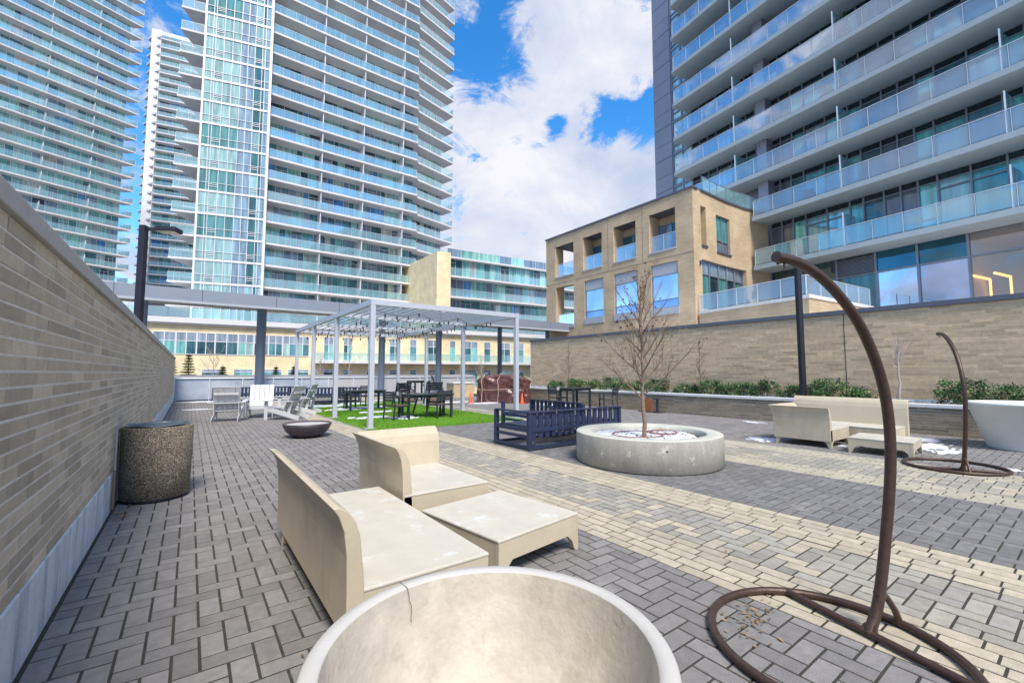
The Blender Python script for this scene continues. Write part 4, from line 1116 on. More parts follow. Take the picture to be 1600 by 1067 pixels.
rf = MB(); a = F0; rf.prism([(E0.x-.2,E0.y),(E1.x,E1.y),(F1.x,F1.y+10),(F0.x,F0.y+10)],115.6,117.0); rf.build('roof_slab','slab',T)
rf = MB(); rf.box((-2,190,117),(14,200,121)); rf.build('roof_plant','whitewall',T)

# ------------------------------------------------------------------ tan brick wing
Wg = empty('brick_wing',(0,0,0),0,'tan brick corner building with deep square openings, right of centre','building')
X0 = 24.0
up = [(24.44,26.56),(21.5,23.4),(18.46,20.4),(15.44,17.38)]; zu = (9.2,11.73)
lo = [(24.45,26.5),(21.4,23.28),(18.4,20.38),(15.34,17.3)]; zl = (5.05,8.33)
YN, YF = 14.25, 27.72
m_ = MB(); TH = .45
def wallx(ya,yb,za,zb_): m_.box((X0,ya,za),(X0+TH,yb,zb_))
ZT = 12.55
wallx(YN,YF,zu[1],ZT); wallx(YN,YF,zl[1],zu[0]); wallx(YN,YF,-4,zl[0])
for rows, z in ((up,zu),(lo,zl)):
    ys = [YN]+[v for a,b in sorted(rows) for v in (a,b)]+[YF]
    for i in range(0,len(ys),2): wallx(ys[i],ys[i+1],z[0],z[1])
m_.build('wall','tanbrick',Wg)
# deep reveal cheeks of loggias
m_ = MB(); cap_ = MB()
for (a,b) in up:
    dp_ = .9 if (a,b) == up[0] else 1.7
    m_.box((X0+TH,a-.3,zu[0]-.3),(X0+1.7,a-.001,zu[1]+.2)); m_.box((X0+TH,b+.001,zu[0]-.3),(X0+dp_,b+.3,zu[1]+.2))
a,b = lo[0]; m_.box((X0+TH,a-.3,zl[0]-.3),(X0+1.7,a-.001,zl[1]+.2)); 
m_.box((X0+TH,b+.001,zl[0]-.3),(X0+.9,b+.3,zl[1]+.2))
m_.build('reveal','tanbrick',Wg)
for (a,b) in up[0:4]:
    c_ = MB(); c_.box((X0+.02,a-.02,zu[1]-.002),(X0+1.9,b+.02,zu[1]+.12)); c_.build('loggia_soffit','coping',Wg)
for (a,b) in up+[lo[0]]:
    z = zu[0] if (a,b) in up else zl[0]
    c_ = MB(); c_.box((X0-.06,a-.05,z-.10),(X0+.3,b+.05,z+.002)); c_.build('sill','canopy_sof',Wg)
for (a,b) in lo[1:]: c_ = MB(); c_.box((X0-.05,a-.03,zl[0]-.02),(X0+.2,b+.03,zl[0]+.42)); c_.build('sill','canopy_sof',Wg)
rr = random.Random(91)
for i,(a,b) in enumerate(up):
    f_ = MB(); f_.box((X0+.02,a,zu[0]-.28),(X0+1.9,b,zu[0]-.02)); f_.build('loggia_floor','slab_rt',Wg)
    railing(Wg,[(X0+.18,a+.05),(X0+.18,b-.05)],zu[0],rr,H=1.05,glass='railglass_rt',post='rail',step=1.1)
    if i:
        wn = MB(); 
        for j in range(2):
            ya = a+(b-a)*j/2; wn.quad([(X0+1.12,ya,zu[0]),(X0+1.12,ya+(b-a)/2,zu[0]),(X0+1.12,ya+(b-a)/2,zu[1]-.55),(X0+1.12,ya,zu[1]-.55)],pick(rr,(.2,.1,.6,.0,.1)))
        w_ = wn.build('window','pane2',Wg)
        fr = MB()
        for j in range(3): y_ = a+(b-a)*j/2; fr.bar((X0+1.10,y_,zu[0]),(X0+1.10,y_,zu[1]-.5),.07,.07,up=(0,1,0))
        fr.bar((X0+1.1,a,zu[1]-.55),(X0+1.1,b,zu[1]-.55),.07,.07); fr.bar((X0+1.1,a,zu[1]-1.2),(X0+1.1,b,zu[1]-1.2),.05,.05); fr.build('frame','mullg',w_)
        br_ = MB(); br_.box((X0+1.13,a-.1,zu[1]-.55),(X0+1.9,b+.1,zu[1]+.2)); br_.build('lintel','tanbrick',Wg)
for i,(a,b) in enumerate(lo[1:]):
    wn = MB(); wn.quad([(X0+.12,a,zl[0]+.95),(X0+.12,b,zl[0]+.95),(X0+.12,b,zl[1]-.75),(X0+.12,a,zl[1]-.75)],(.72,.80,.95)); 
    wn.quad([(X0+.12,a,zl[0]+.42),(X0+.12,b,zl[0]+.42),(X0+.12,b,zl[0]+.95),(X0+.12,a,zl[0]+.95)],(.35,.45,.75)); w_ = wn.build('window','pane3',Wg)
    wn = MB(); wn.box((X0+.08,a,zl[1]-.75),(X0+.14,b,zl[1])); wn.build('head_panel','canopy_sof',w_)
    fr = MB()
    for y_ in (a+.03,b-.03): fr.bar((X0+.10,y_,zl[0]+.4),(X0+.10,y_,zl[1]),.06,.07,up=(0,1,0))
    for z_ in (zl[0]+.95,zl[1]-.75,zl[1]-.03,zl[0]+.44): fr.bar((X0+.10,a,z_),(X0+.10,b,z_),.07,.05)
    fr.build('frame','mullg',w_)
railing(Wg,[(X0+.18,lo[0][0]+.05),(X0+.18,lo[0][1]-.05)],zl[0],rr,H=1.05,step=1.1)
# side wall (curved back to the tower), openings cut as pieces
side = [(24.0,14.25),(24.85,14.25),(25.45,14.25),(26.7,14.28),(28.4,14.28),(30.2,14.15),(31.2,13.95),(32.4,13.6)]
def pl_wall(mb, a, b, z0, z1, th=.35):
    mb.mesh([(a[0],a[1],z0),(b[0],b[1],z0),(b[0],b[1]+th,z0),(a[0],a[1]+th,z0),(a[0],a[1],z1),(b[0],b[1],z1),(b[0],b[1]+th,z1),(a[0],a[1]+th,z1)],((0,3,2,1),(4,5,6,7),(0,1,5,4),(1,2,6,5),(2,3,7,6),(3,0,4,7)))
m_ = MB()
holes = {1:[(9.2,11.65)],3:[(9.1,11.5)]}
for i in range(len(side)-1):
    a,b = side[i],side[i+1]; a = (a[0]+(.002 if i == 0 else 0), a[1]-.003)
    b = (b[0], b[1]-.003)
    zs = [-4]
    if 1 <= i <= 4: zs += [5.25,8.3]
    for h in holes.get(i,[]): zs += list(h)
    zs.append(ZT-.003)
    for j in range(0,len(zs),2): pl_wall(m_,a,b,zs[j],zs[j+1])
m_.build('side_wall','tanbrick',Wg)
wn = MB(); fr = MB()
for x0,x1,z0,z1,yy in ((26.75,28.35,9.1,11.5,14.45),):
    for j in range(2):
        xa = lerp(x0,x1,j/2); xb = lerp(x0,x1,(j+1)/2)
        wn.quad([(xa,yy,z0+.8),(xb,yy,z0+.8),(xb,yy,z1),(xa,yy,z1)],(.10,.34,.34)); wn.quad([(xa,yy,z0),(xb,yy,z0),(xb,yy,z0+.8),(xa,yy,z0+.8)],(.20,.23,.28)); fr.bar((xa,yy-.03,z0),(xa,yy-.03,z1),.07,.07,up=(1,0,0))
    fr.bar((x1,yy-.03,z0),(x1,yy-.03,z1),.07,.07,up=(1,0,0))
    for z in (z0,z0+.8,z1): fr.bar((x0,yy-.03,z),(x1,yy-.03,z),.06,.07)
w_ = wn.build('window','pane2',Wg); fr.build('frame','mullg',w_)
wn = MB(); fr = MB()
xs = [24.85,25.9,27.0,28.0,29.0,30.15]
for j in range(5):
    xa,xb = xs[j],xs[j+1]; yy = 14.46
    wn.quad([(xa,yy,7.45),(xb,yy,7.45),(xb,yy,8.3),(xa,yy,8.3)],(.26,.34,.42)); wn.quad([(xa,yy,5.25),(xb,yy,5.25),(xb,yy,7.45),(xa,yy,7.45)],[(.10,.32,.34),(.03,.06,.08),(.12,.34,.35),(.03,.06,.07),(.10,.2,.2)][j])
for x in xs: fr.bar((x,14.42,5.25),(x,14.42,8.3),.09,.09,up=(1,0,0))
for z in (7.45,8.27): fr.bar((24.85,14.42,z),(30.15,14.42,z),.07,.07)
w_ = wn.build('window','pane2',Wg); fr.build('frame','mullg',w_)
m_ = MB(); m_.box((25.0,14.62,9.2),(25.46,14.7,11.65)); m_.build('slot_back','tanbrick',Wg)
m_ = MB(); m_.box((24.86,14.16,9.08),(25.5,14.5,9.2)); m_.box((26.7,14.2,8.98),(28.45,14.5,9.1)); m_.build('sill','coping',Wg)
# coping follows edge
m_ = MB()
m_.box((X0-.08,YN-.09,ZT),(X0+TH+.05,YF+.06,ZT+.12))
for a,b in zip(side[1:],side[2:]): 
    m_.mesh([(a[0],a[1]-.09,ZT),(b[0],b[1]-.09,ZT),(b[0],b[1]+.4,ZT),(a[0],a[1]+.4,ZT),(a[0],a[1]-.09,ZT+.118),(b[0],b[1]-.09,ZT+.118),(b[0],b[1]+.4,ZT+.118),(a[0],a[1]+.4,ZT+.118)],((0,3,2,1),(4,5,6,7),(0,1,5,4),(1,2,6,5),(2,3,7,6),(3,0,4,7)))
m_.build('coping','coping',Wg)
m_ = MB(); m_.box((X0-.012,YN,8.66),(X0-.002,YF,8.675)); m_.box((X0-.012,17.9,8.68),(X0-.002,17.912,ZT)); m_.box((X0-.012,20.9,8.68),(X0-.002,20.912,ZT)); m_.build('expansion_joint','coping',Wg)
m_ = MB(); m_.prism([(X0+TH+.01,YN+.4),(31,14.5),(31,YF-.3),(X0+TH+.01,YF-.3)],12.0,12.3); m_.build('roof','membrane',Wg)
m_ = MB(); m_.box((X0+TH+.02,YF-.3,-4),(31,YF-.01,zl[0]-.4)); m_.box((X0+2.0,14.7,-4),(30.9,23.9,12.0)); m_.build('inner_wall','tanbrick',Wg)
railing(Wg,[(25.3,14.35),(27.2,14.42),(29.2,14.3),(31.4,13.95)],ZT+.1,rr,H=1.0,glass='railglass',post='mullg',step=1.0)
m_ = MB()
for (x,y,z) in ((30.75,13.98,6.85),): m_.lathe([(0,-.0),(.12,0),(.12,.1),(0,.1)],16,cen=(x,y-.1,z)); m_.box((x-.1,y-.16,z-.2),(x+.12,y-.05,z+.12))
m_.build('alarm_bell','red',Wg)
m_ = MB(); m_.box((29.9,14.0,6.0),(30.2,14.13,6.25)); m_.box((24.55,14.12,7.9),(24.66,14.24,8.15)); m_.build('wall_light','coping',Wg)

# terrace parapet in front of the near tower (upper terrace)
U_ = empty('upper_terrace_parapet',(0,0,0),0,'tan parapet with glass railing above the high wall, below the brick wing','parapet')
A = (24.15,14.1); Bc = (22.95,8.0); Cc = (30.0,7.4)
def wallseg(mb,a,b,z0,z1,th=.3):
    v = Vector((b[0]-a[0],b[1]-a[1],0)).normalized(); n_ = Vector((-v.y,v.x,0))*th
    a3 = Vector((*a,0)); b3 = Vector((*b,0)); q = [a3,b3,b3+n_,a3+n_]
    mb.mesh([(p.x,p.y,z0) for p in q]+[(p.x,p.y,z1) for p in q],((0,3,2,1),(4,5,6,7),(0,1,5,4),(1,2,6,5),(2,3,7,6),(3,0,4,7)))
m_ = MB(); wallseg(m_,A,Bc,3.9,4.85); wallseg(m_,Bc,Cc,3.9,4.85); m_.build('wall','tanbrick',U_)
m_ = MB(); wallseg(m_,(A[0]-.05,A[1]),(Bc[0]-.05,Bc[1]-.05),4.853,5.02,.4); wallseg(m_,(Bc[0],Bc[1]-.055),(Cc[0],Cc[1]-.05),4.855,5.018,.4); m_.build('cap','cap_light',U_)
m_ = MB(); wallseg(m_,(A[0]-.1,A[1]),(Bc[0]-.1,Bc[1]-.1),3.0,3.9,.3); wallseg(m_,(Bc[0]+.2,Bc[1]-.08),(Cc[0],Cc[1]-.08),3.0,3.88,.3); m_.build('membrane_upstand','membrane',U_)
railing(U_,[(A[0]+.1,A[1]),(Bc[0]+.12,Bc[1]+.12),(Cc[0],Cc[1]+.12)],5.02,rr,H=.95,glass='railglass_rt',post='rail',step=1.3)
dk = MB(); dk.prism([(15.3,-20),(30.4,-20),(31.5,13.5),(24.0,14.1),(24.0,18.4),(15.3,18.4)],2.55,2.8); tag(dk.build('podium_roof','membrane'),kind='structure')
dk = MB(); dk.prism([(15.5,-19),(30.2,-19),(31.2,13),(23.9,14.0),(23.9,18.3),(15.5,18.3)],-4.1,2.548); tag(dk.build('podium_wall','mortar_tan'),kind='structure')

# ------------------------------------------------------------------ RT: near right tower
T = empty('balcony_tower',(0,0,0),0,'near grey tower with long balconies filling the upper right','building')
rr = random.Random(101)
O = Vector((28.8,1.55)); D = Vector((.148,.989)); Nn = Vector((.989,-.148))
def E(t, n_=0): v = O+D*t+Nn*n_; return (v.x, v.y)
cb = MB(); cb.prism([E(-14,2.2),E(22.6,2.2),E(22.6,20),E(-14,20)],-4,40); cb.build('core','darkpanel',T)
zs = [8.33]+[11.75+2.95*k for k in range(0,9)]
t0 = -13
def unit_glass(t1, za, zb_, rr):
    # repeating unit from t1 down to t0: doors, windows, solid panels
    pts = [E(t1,1.9),E(t0,1.9)]
    segs_, L_ = along(pts); g_ = MB(); f_ = MB(); s_ = 0; i = 0
    pat = [(.75,'p'),(.75,'p'),(.8,'g'),(1.25,'d'),(1.25,'d'),(.7,'g'),(1.0,'s')]
    while s_ < L_-.1:
        w, kd = pat[i % len(pat)]; i += 1; e = min(s_+w,L_)
        A_,d_ = ptat(segs_,s_+.001); B_2,_ = ptat(segs_,e-.001); n_ = Vector((d_.y,-d_.x,0)); 
        if n_.x > 0: n_ = -n_
        zt_ = zb_-.38
        c = {'p':(.13,.16,.20),'s':(.07,.15,.18),'g':jit(rr.choice([(.14,.52,.52),(.20,.60,.62),(.08,.28,.34)]),.2,rr),'d':jit(rr.choice([(.08,.36,.42),(.14,.48,.54),(.07,.22,.32),(.26,.56,.66),(.45,.60,.68)]),.2,rr)}[kd]
        g_.quad([(A_.x,A_.y,za),(B_2.x,B_2.y,za),(B_2.x,B_2.y,zt_),(A_.x,A_.y,zt_)],c)
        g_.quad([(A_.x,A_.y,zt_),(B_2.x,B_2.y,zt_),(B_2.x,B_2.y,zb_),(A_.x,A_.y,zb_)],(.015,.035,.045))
        q = A_+n_*.05; wd = .11
        f_.bar((q.x,q.y,za),(q.x,q.y,zb_),wd,.08,up=d_)
        q2 = B_2+n_*.05; f_.bar((q.x,q.y,zt_),(q2.x,q2.y,zt_),.07,.06)
        if kd == 'g': f_.bar((q.x,q.y,za+.85),(q2.x,q2.y,za+.85),.06,.06)
        if kd == 'd': f_.bar((q.x,q.y,zb_-.8),(q2.x,q2.y,zb_-.8),.07,.09); f_.bar((q.x,q.y,za+.1),(q2.x,q2.y,za+.1),.08,.18)
        s_ = e
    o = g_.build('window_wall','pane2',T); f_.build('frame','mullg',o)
for i, zb in enumerate(zs):
    zt = zb+.30; nxt = zs[i+1] if i+1 < len(zs) else zb+2.95
    t1 = 12.45 if i < 2 else 18.95
    if i < 2: poly = [E(t0,0),E(t1,0),E(t1+.05,1.88),E(t0,1.88)]
    else: poly = [E(t0,0),E(t1-.1,0),E(t1+.15,.15),E(t1+.0,1.88),E(t0,1.88)]
    s_ = MB(); s_.prism(list(reversed(poly)),zb,zt); bb = s_.build('balcony','slab_rt',T)
    rl = [E(t0,.07),E(t1-.1,.07),E(t1-.05,1.8)]
    railing(bb,rl,zt,rr,H=1.07,glass='railglass_rt' if i not in (0,) else 'railglass',post='rail',step=1.35,rad=.025)
    for td in (13.6,7.06,.5,-6.0):
        if td < t1-1:
            dv = MB(); p_ = E(td,.15); q_ = E(td,1.75); dv.bar((p_[0],p_[1],zt+1.0),(q_[0],q_[1],zt+1.0),.05,1.9); dv.build('divider','railglass',bb)
            dp = MB(); p_ = E(td,.10); dp.bar((p_[0],p_[1],zt),(p_[0],p_[1],zt+1.98),.06,.06); dp.build('divider_post','rail',bb)
    # shaft projecting between units
    sh = MB(); q = [E(11.9,1.1),E(12.6,1.1),E(12.6,1.89),E(11.9,1.89)]; sh.prism(list(reversed(q)),zt,nxt)
    if i >= 1: sh.build('service_shaft','darkpanel',T)
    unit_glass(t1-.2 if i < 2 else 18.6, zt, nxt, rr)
# end strip beyond the balconies: light windows and dark panels
for i, zb in enumerate(zs[1:]):
    nxt = zb+2.95
    g_ = MB(); f_ = MB()
    a,b = E(18.6,1.9),E(20.6,1.9); g_.quad([(a[0],a[1],zb),(b[0],b[1],zb),(b[0],b[1],nxt),(a[0],a[1],nxt)],(.45,.66,.74))
    a2,b2 = E(20.7,1.86),E(22.7,1.86)
    for t_ in (18.65,19.6,20.6):
        p_ = E(t_,1.84); f_.bar((p_[0],p_[1],zb),(p_[0],p_[1],nxt),.08,.08)
    for z in (zb+.02,zb+.75,zb+1.15): f_.bar((a[0]-.05,a[1],z),(b[0]-.05,b[1],z),.08,.1 if z > zb+.5 else .25)
    w_ = g_.build('end_window','pane2',T); f_.build('frame','mullg',w_)
    p_ = MB(); pp = [E(20.7,1.80),E(22.7,1.80),E(22.7,2.4),E(20.7,2.4)]; p_.prism(list(reversed(pp)),zb+.03,zb+1.35); p_.prism(list(reversed(pp)),zb+1.38,nxt-.02); p_.build('end_panel','darkpanel',T)
# amenity level glass below the first balcony
pts = [(10.9,.95),]
gt = [12.4,10.4,8.35,6.35,4.48,2.51,.6,-1.3,-3.2,-5.1,-7,-9]
colA = [(.03,.05,.06),(.05,.12,.13),(.06,.16,.17),(.10,.20,.23)]
for i in range(len(gt)-1):
    a,b = E(gt[i],1.9),E(gt[i+1],1.9); g_ = MB(); f_ = MB()
    if i < 3:
        g_.quad([(a[0],a[1],2.7),(b[0],b[1],2.7),(b[0],b[1],7.15),(a[0],a[1],7.15)],colA[i])
        g_.quad([(a[0],a[1],7.15),(b[0],b[1],7.15),(b[0],b[1],8.33),(a[0],a[1],8.33)],(.05,.09,.11)); mt='pane2'
    elif i in (3,4):
        g_.quad([(a[0],a[1],2.7),(b[0],b[1],2.7),(b[0],b[1],7.15),(a[0],a[1],7.15)],(.48,.62,.82) if i == 3 else (.34,.42,.60)); g_.quad([(a[0],a[1],7.15),(b[0],b[1],7.15),(b[0],b[1],8.33),(a[0],a[1],8.33)],(.04,.14,.20)); mt='pane3'
    else:
        g_.quad([(a[0],a[1],2.7),(b[0],b[1],2.7),(b[0],b[1],7.15),(a[0],a[1],7.15)]); g_.quad([(a[0],a[1],7.15),(b[0],b[1],7.15),(b[0],b[1],8.33),(a[0],a[1],8.33)]); mt='clearglass'
    w_ = g_.build('lounge_window',mt,T)
    q = a; f_.bar((q[0]-.05,q[1],2.7),(q[0]-.05,q[1],8.32),.09,.10,up=(0,1,0))
    f_.bar((a[0]-.05,a[1],7.15),(b[0]-.05,b[1],7.15),.09,.08); f_.build('frame','mullg',w_)
lv = MB()
for k in range(13):
    a,b = E(8.3,1.78),E(6.4,1.78); z = 7.25+.075*k; lv.bar((a[0],a[1],z),(b[0],b[1],z),.06,.03)
lv.build('louvre','mullg',T)
rm = MB()
a = E(2.6,7.5); b = E(-9,7.5); rm.bar((a[0],a[1],5.3),(b[0],b[1],5.3),.1,6.0)
for tt in (2.62,): 
    a,b = E(tt,2.0),E(tt,7.5); rm.bar((a[0],a[1],5.3),(b[0],b[1],5.3),.1,6.0)
rm.prism([E(2.6,2.0),E(2.6,7.5),E(-9,7.5),E(-9,2.0)],8.1,8.3); rm.prism([E(2.6,2.0),E(2.6,7.5),E(-9,7.5),E(-9,2.0)],2.6,2.7)
core2 = [c for c in kids(T) if c.name.startswith('core')][0]
rm.build('lounge_room','room',T)
ld = MB()
for tt,n_ in ((2.38,4.0),(1.66,4.0),(.2,4.0)):
    p_ = E(tt,n_); ld.bar((p_[0],p_[1],2.7),(p_[0],p_[1],6.2),.09,.09); q_ = E(tt+.15,n_-1.6); ld.bar((p_[0],p_[1],6.2),(q_[0],q_[1],6.25),.09,.09)
ld.build('led_light','led',T)
# rebuild the core so that the lounge is a real hollow space
bpy.data.objects.remove(core2)
cb = MB(); cb.prism(list(reversed([E(-14,2.2),E(22.6,2.2),E(22.6,20),E(-14,20)])),8.35,40); cb.prism(list(reversed([E(2.9,2.2),E(22.6,2.2),E(22.6,20),E(2.9,20)])),-4,8.34); cb.build('core','darkpanel',T)

# small things on the near tower balconies
def pot_plant(loc, label):
    t = empty('potted_conifer',loc,0,label,'plant'); rr = random.Random(5)
    p = MB(); p.lathe([(0,0),(.15,0),(.2,.3),(.17,.3),(0,.28)],16); p.build('pot','char',t)
    lf = MB()
    for _ in range(500):
        z = rr.uniform(.3,1.75); r_ = .38*(1-(z-.3)/1.6)*math.sqrt(rr.random()); a = rr.uniform(0,6.28); p_ = Vector((r_*math.cos(a),r_*math.sin(a),z)); d = Vector((rr.uniform(-1,1),rr.uniform(-1,1),rr.uniform(-1,1))).normalized()*.06; e = d.cross(Vector((0,0,1))).normalized()*.03 
        lf.quad([p_-d,p_+e,p_+d,p_-e],jit((.04,.14,.03),.4,rr))
    lf.build('foliage','leaf',t); return t
zz = 11.75+2.95*2+.3
pp = E(6.6,.5); pot_plant((pp[0],pp[1],zz+2.95),'green potted conifer on a high balcony of the near tower')
def bal_chair(loc, rz, m, label):
    t = empty('armchair',loc,rz,label,'armchair','armchairs on the near tower balconies')
    p = MB(); p.box((-.3,-.3,.12),(.3,.3,.42)); p.build('seat',m,t,bevel=.03)
    p = MB(); p.box((-.3,.2,.42),(.3,.32,.85)); p.build('backrest',m,t,bevel=.03)
    for sx in (-1,1): p = MB(); p.box((sx*.28-.05,-.3,.42),(sx*.28+.05,.3,.6)); p.build('arm',m,t,bevel=.02)
    return t
q = E(10.0,1.1); bal_chair((q[0],q[1],8.63),R(100),'rope','beige cushioned seat on the lowest balcony of the near tower')
q = E(11.6,1.1); bal_chair((q[0],q[1],8.63),R(80),'char','dark seat at the end of the lowest near tower balcony')
q = E(9.2,1.0); bal_chair((q[0],q[1],12.05),R(90),'char','dark seat on the second balcony of the near tower')
q = E(7.9,1.0); bal_chair((q[0],q[1],17.95),R(90),'rope','beige seat on the fourth balcony of the near tower')

for td,fl_,m_n,lb in ((3.4,2,'rope','pale armchair on the third balcony of the near tower, right part'),(4.6,3,'char','dark armchair on the fourth balcony, right of the divider'),(11.2,4,'white','white armchair on the fifth balcony of the near tower'),(15.2,4,'rope','pale armchair near the far end of the fifth balcony'),(12.4,6,'white','white armchair on the seventh balcony of the near tower')):
    q = E(td,1.0); bal_chair((q[0],q[1],8.63 if fl_ == 0 else 11.75+2.95*(fl_-1)+.3),R(90),m_n,lb)
# ------------------------------------------------------------------ trees beyond the fence
def conifer(loc, H, rad, seed, label):
    rr = random.Random(seed); t = empty('conifer_tree',loc,0,label,'tree','young conifers beyond the fence')
    p = MB(); p.tube([(0,0,0),(0,0,H)],[.08,.015],8); p.build('trunk','bark',t)
    lf = MB(); n = 34
    for i in range(n):
        z = H*(.12+.87*i/n); r_ = rad*(1-(i/n))**.85+.05; m = 13
        for j in range(m):
            a = 2*PI*j/m+i*.7+rr.uniform(-.2,.2); rl = r_*rr.uniform(.7,1.12)
            for s_ in range(11):
                u = (s_+.5)/11; p_ = Vector((rl*u*math.cos(a),rl*u*math.sin(a),z-.18*u*rl+.16*u*u*rl))
                for _ in range(3):
                    d = Vector((math.cos(a)+rr.uniform(-.9,.9),math.sin(a)+rr.uniform(-.9,.9),rr.uniform(-.5,.5))).normalized()*.11; e = d.cross(Vector((rr.uniform(-1,1),rr.uniform(-1,1),1))).normalized()*.03
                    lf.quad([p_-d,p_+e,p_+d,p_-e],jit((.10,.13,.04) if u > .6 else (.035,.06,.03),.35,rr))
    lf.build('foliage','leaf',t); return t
def at_px(px, y): 
    a = R(az(px)); return (y*math.tan(a), y)
for i,(px,y,top,rad,lab) in enumerate([(294,36,2.75,1.35,'tallest dark conifer beyond the fence, right of the brick wall end'),(348,36,1.95,1.1,'second conifer beyond the fence, above the leftmost white chair'),
        (431,36,1.95,.8,'small conifer tip beyond the fence, right of the thick canopy column'),(459,36,2.0,.8,'small conifer tip beyond the fence, by the left pergola posts'),(268,34,2.3,1.1,'conifer half hidden by the end of the left brick wall')]):
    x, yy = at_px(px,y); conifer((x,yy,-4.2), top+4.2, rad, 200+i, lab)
for i,(px,y,top,lab) in enumerate([(333,38,2.9,'bare tree beyond the fence between two conifers'),(500,40,2.9,'bare tree beyond the fence seen through the left pergola bay'),(722,40,3.4,'bare tree beyond the fence left of the tarp'),(752,41,3.2,'bare tree beyond the fence directly above the tarp'),(545,41,6.0,'taller bare tree beyond the fence reaching the pergola roof')]):
    x, yy = at_px(px,y); bare_tree('bare_tree',(x,yy,-4.2),top+4.2,.07,300+i,lab,spread=2.6 if i != 4 else 1.6,leaves=0,n1=15,first=.4,bark='barkpale',group='bare trees beyond the fence')

# ------------------------------------------------------------------ world
w = bpy.data.worlds.new('World'); S.world = w; w.use_nodes = True; nt = w.node_tree; N = nt.nodes; Lk = nt.links
N.clear(); out = N.new('ShaderNodeOutputWorld')
sky = N.new('ShaderNodeTexSky'); sky.sky_type = 'NISHITA'; sky.sun_disc = False
SE, SAZ = 52, 196   # sun elevation, azimuth clockwise from +Y
sky.sun_elevation = R(SE); sky.sun_rotation = R(SAZ)
sky.air_density = 1.0; sky.ozone_density = 3.0; sky.dust_density = .3
bg1 = N.new('ShaderNodeBackground'); bg1.inputs[1].default_value = .12
hs = N.new('ShaderNodeHueSaturation'); hs.inputs['Saturation'].default_value = 1.35; hs.inputs['Value'].default_value = 1.4
Lk.new(sky.outputs[0], hs.inputs['Color']); Lk.new(hs.outputs[0], bg1.inputs[0])
tc = N.new('ShaderNodeTexCoord')
def nnoise(scale, det, rough, off=(0,0,0), dist=0.0):
    mp = N.new('ShaderNodeMapping'); mp.inputs['Location'].default_value = off; mp.inputs['Scale'].default_value = (1,1,1.5)
    Lk.new(tc.outputs['Generated'], mp.inputs[0])
    n_ = N.new('ShaderNodeTexNoise'); n_.inputs['Scale'].default_value = scale; n_.inputs['Detail'].default_value = det; n_.inputs['Roughness'].default_value = rough; n_.inputs['Distortion'].default_value = dist
    Lk.new(mp.outputs[0], n_.inputs['Vector']); return n_.outputs['Fac']
def math_(op, a, b=None, clamp=False):
    m_ = N.new('ShaderNodeMath'); m_.operation = op; m_.use_clamp = clamp
    for i, v in enumerate((a,b)):
        if v is None: continue
        if isinstance(v,(int,float)): m_.inputs[i].default_value = v
        else: Lk.new(v, m_.inputs[i])
    return m_.outputs[0]
edge = nnoise(9,14,.68,(3.1,1.2,.4),.6)
big = nnoise(1.7,6,.55,(.4,2.2,5.0))
# blue openings in the cloud cover: noise-edged areas of the sky itself
holes = None
def norm(v): l = math.sqrt(sum(x*x for x in v)); return tuple(x/l for x in v)
for d, rad in (((.415,.665,.62),.075),((.375,.675,.635),.035),((.70,.50,.505),.055),((.655,.555,.515),.045),((.58,.64,.505),.02),((-.25,.80,.58),.42),((.2,-.7,.6),.35),((-.8,-.1,.5),.4),((.5,.2,.85),.2),((-.70,.65,.20),.22)):  # last opening is out of view, added for blue reflections in the wing windows
    vd = N.new('ShaderNodeVectorMath'); vd.operation = 'DISTANCE'; Lk.new(tc.outputs['Generated'], vd.inputs[0]); vd.inputs[1].default_value = norm(d)
    q = math_('DIVIDE', vd.outputs['Value'], rad)
    if rad == .42: q = math_('MAXIMUM', q, .93)
    holes = q if holes is None else math_('MINIMUM', holes, q)
e1_ = math_('MULTIPLY', math_('SUBTRACT', edge, .5), 5.2)
hv = math_('ADD', holes, e1_)
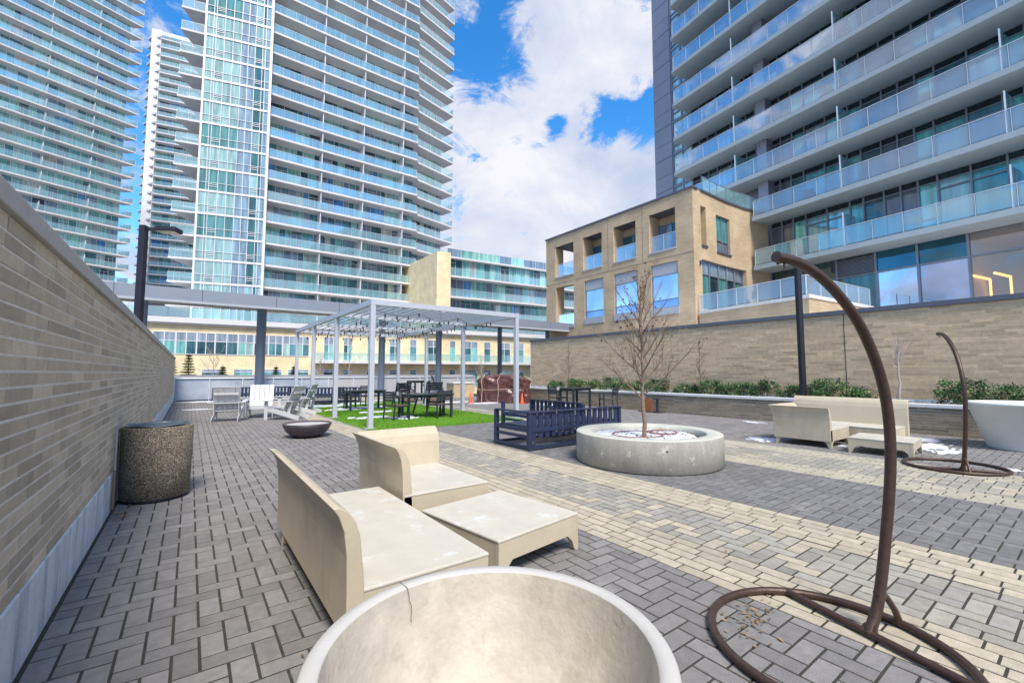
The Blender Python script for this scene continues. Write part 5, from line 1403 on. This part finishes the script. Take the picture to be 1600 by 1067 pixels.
mr = N.new('ShaderNodeMapRange'); mr.interpolation_type = 'SMOOTHSTEP'; mr.inputs[1].default_value = .7; mr.inputs[2].default_value = 1.6; Lk.new(hv, mr.inputs[0])
cloud = N.new('ShaderNodeValToRGB'); cloud.color_ramp.elements[0].position = .43; cloud.color_ramp.elements[0].color = (.31,.36,.48,1)
cloud.color_ramp.elements[1].position = .64; cloud.color_ramp.elements[1].color = (.53,.53,.56,1)
puff = nnoise(3.4,12,.6,(1.3,.2,2.4),.25)
sh = math_('ADD', math_('MULTIPLY', puff, .75), math_('MULTIPLY', big, .28)); Lk.new(sh, cloud.inputs[0])
bg2 = N.new('ShaderNodeBackground'); bg2.inputs[1].default_value = 1.0; Lk.new(cloud.outputs[0], bg2.inputs[0])
mx = N.new('ShaderNodeMixShader'); Lk.new(mr.outputs[0], mx.inputs[0]); Lk.new(bg1.outputs[0], mx.inputs[1]); Lk.new(bg2.outputs[0], mx.inputs[2])
Lk.new(mx.outputs[0], out.inputs[0])

sd = bpy.data.lights.new('sun','SUN'); sd.energy = 2.8; sd.angle = R(18); sd.color = (1,.94,.83)
so_ = bpy.data.objects.new('sun', sd); COL.objects.link(so_)
dv_ = Vector((math.sin(R(SAZ))*math.cos(R(SE)), math.cos(R(SAZ))*math.cos(R(SE)), math.sin(R(SE))))
so_.rotation_euler = dv_.to_track_quat('Z','Y').to_euler(); so_.location = (0,-5,30)

# ------------------------------------------------------------------ camera
cd = bpy.data.cameras.new('camera'); cam = bpy.data.objects.new('camera', cd); COL.objects.link(cam)
cd.sensor_width = 36; cd.lens = 36*682.23/1600; cd.clip_end = 3000; cd.clip_start = .05
cam.location = (0,0,1.4); yaw = R(36.332); pit = R(4.066)
fw = Vector((math.sin(yaw)*math.cos(pit), math.cos(yaw)*math.cos(pit), math.sin(pit)))
cam.rotation_euler = fw.to_track_quat('-Z','Y').to_euler()
S.camera = cam
S.render.engine = 'CYCLES'
S.view_settings.view_transform = 'Standard'; S.view_settings.look = 'None'; S.view_settings.exposure = .82; S.view_settings.gamma = 1
S.cycles.max_bounces = 8; S.cycles.transparent_max_bounces = 16
S.render.resolution_x = 1024; S.render.resolution_y = 682
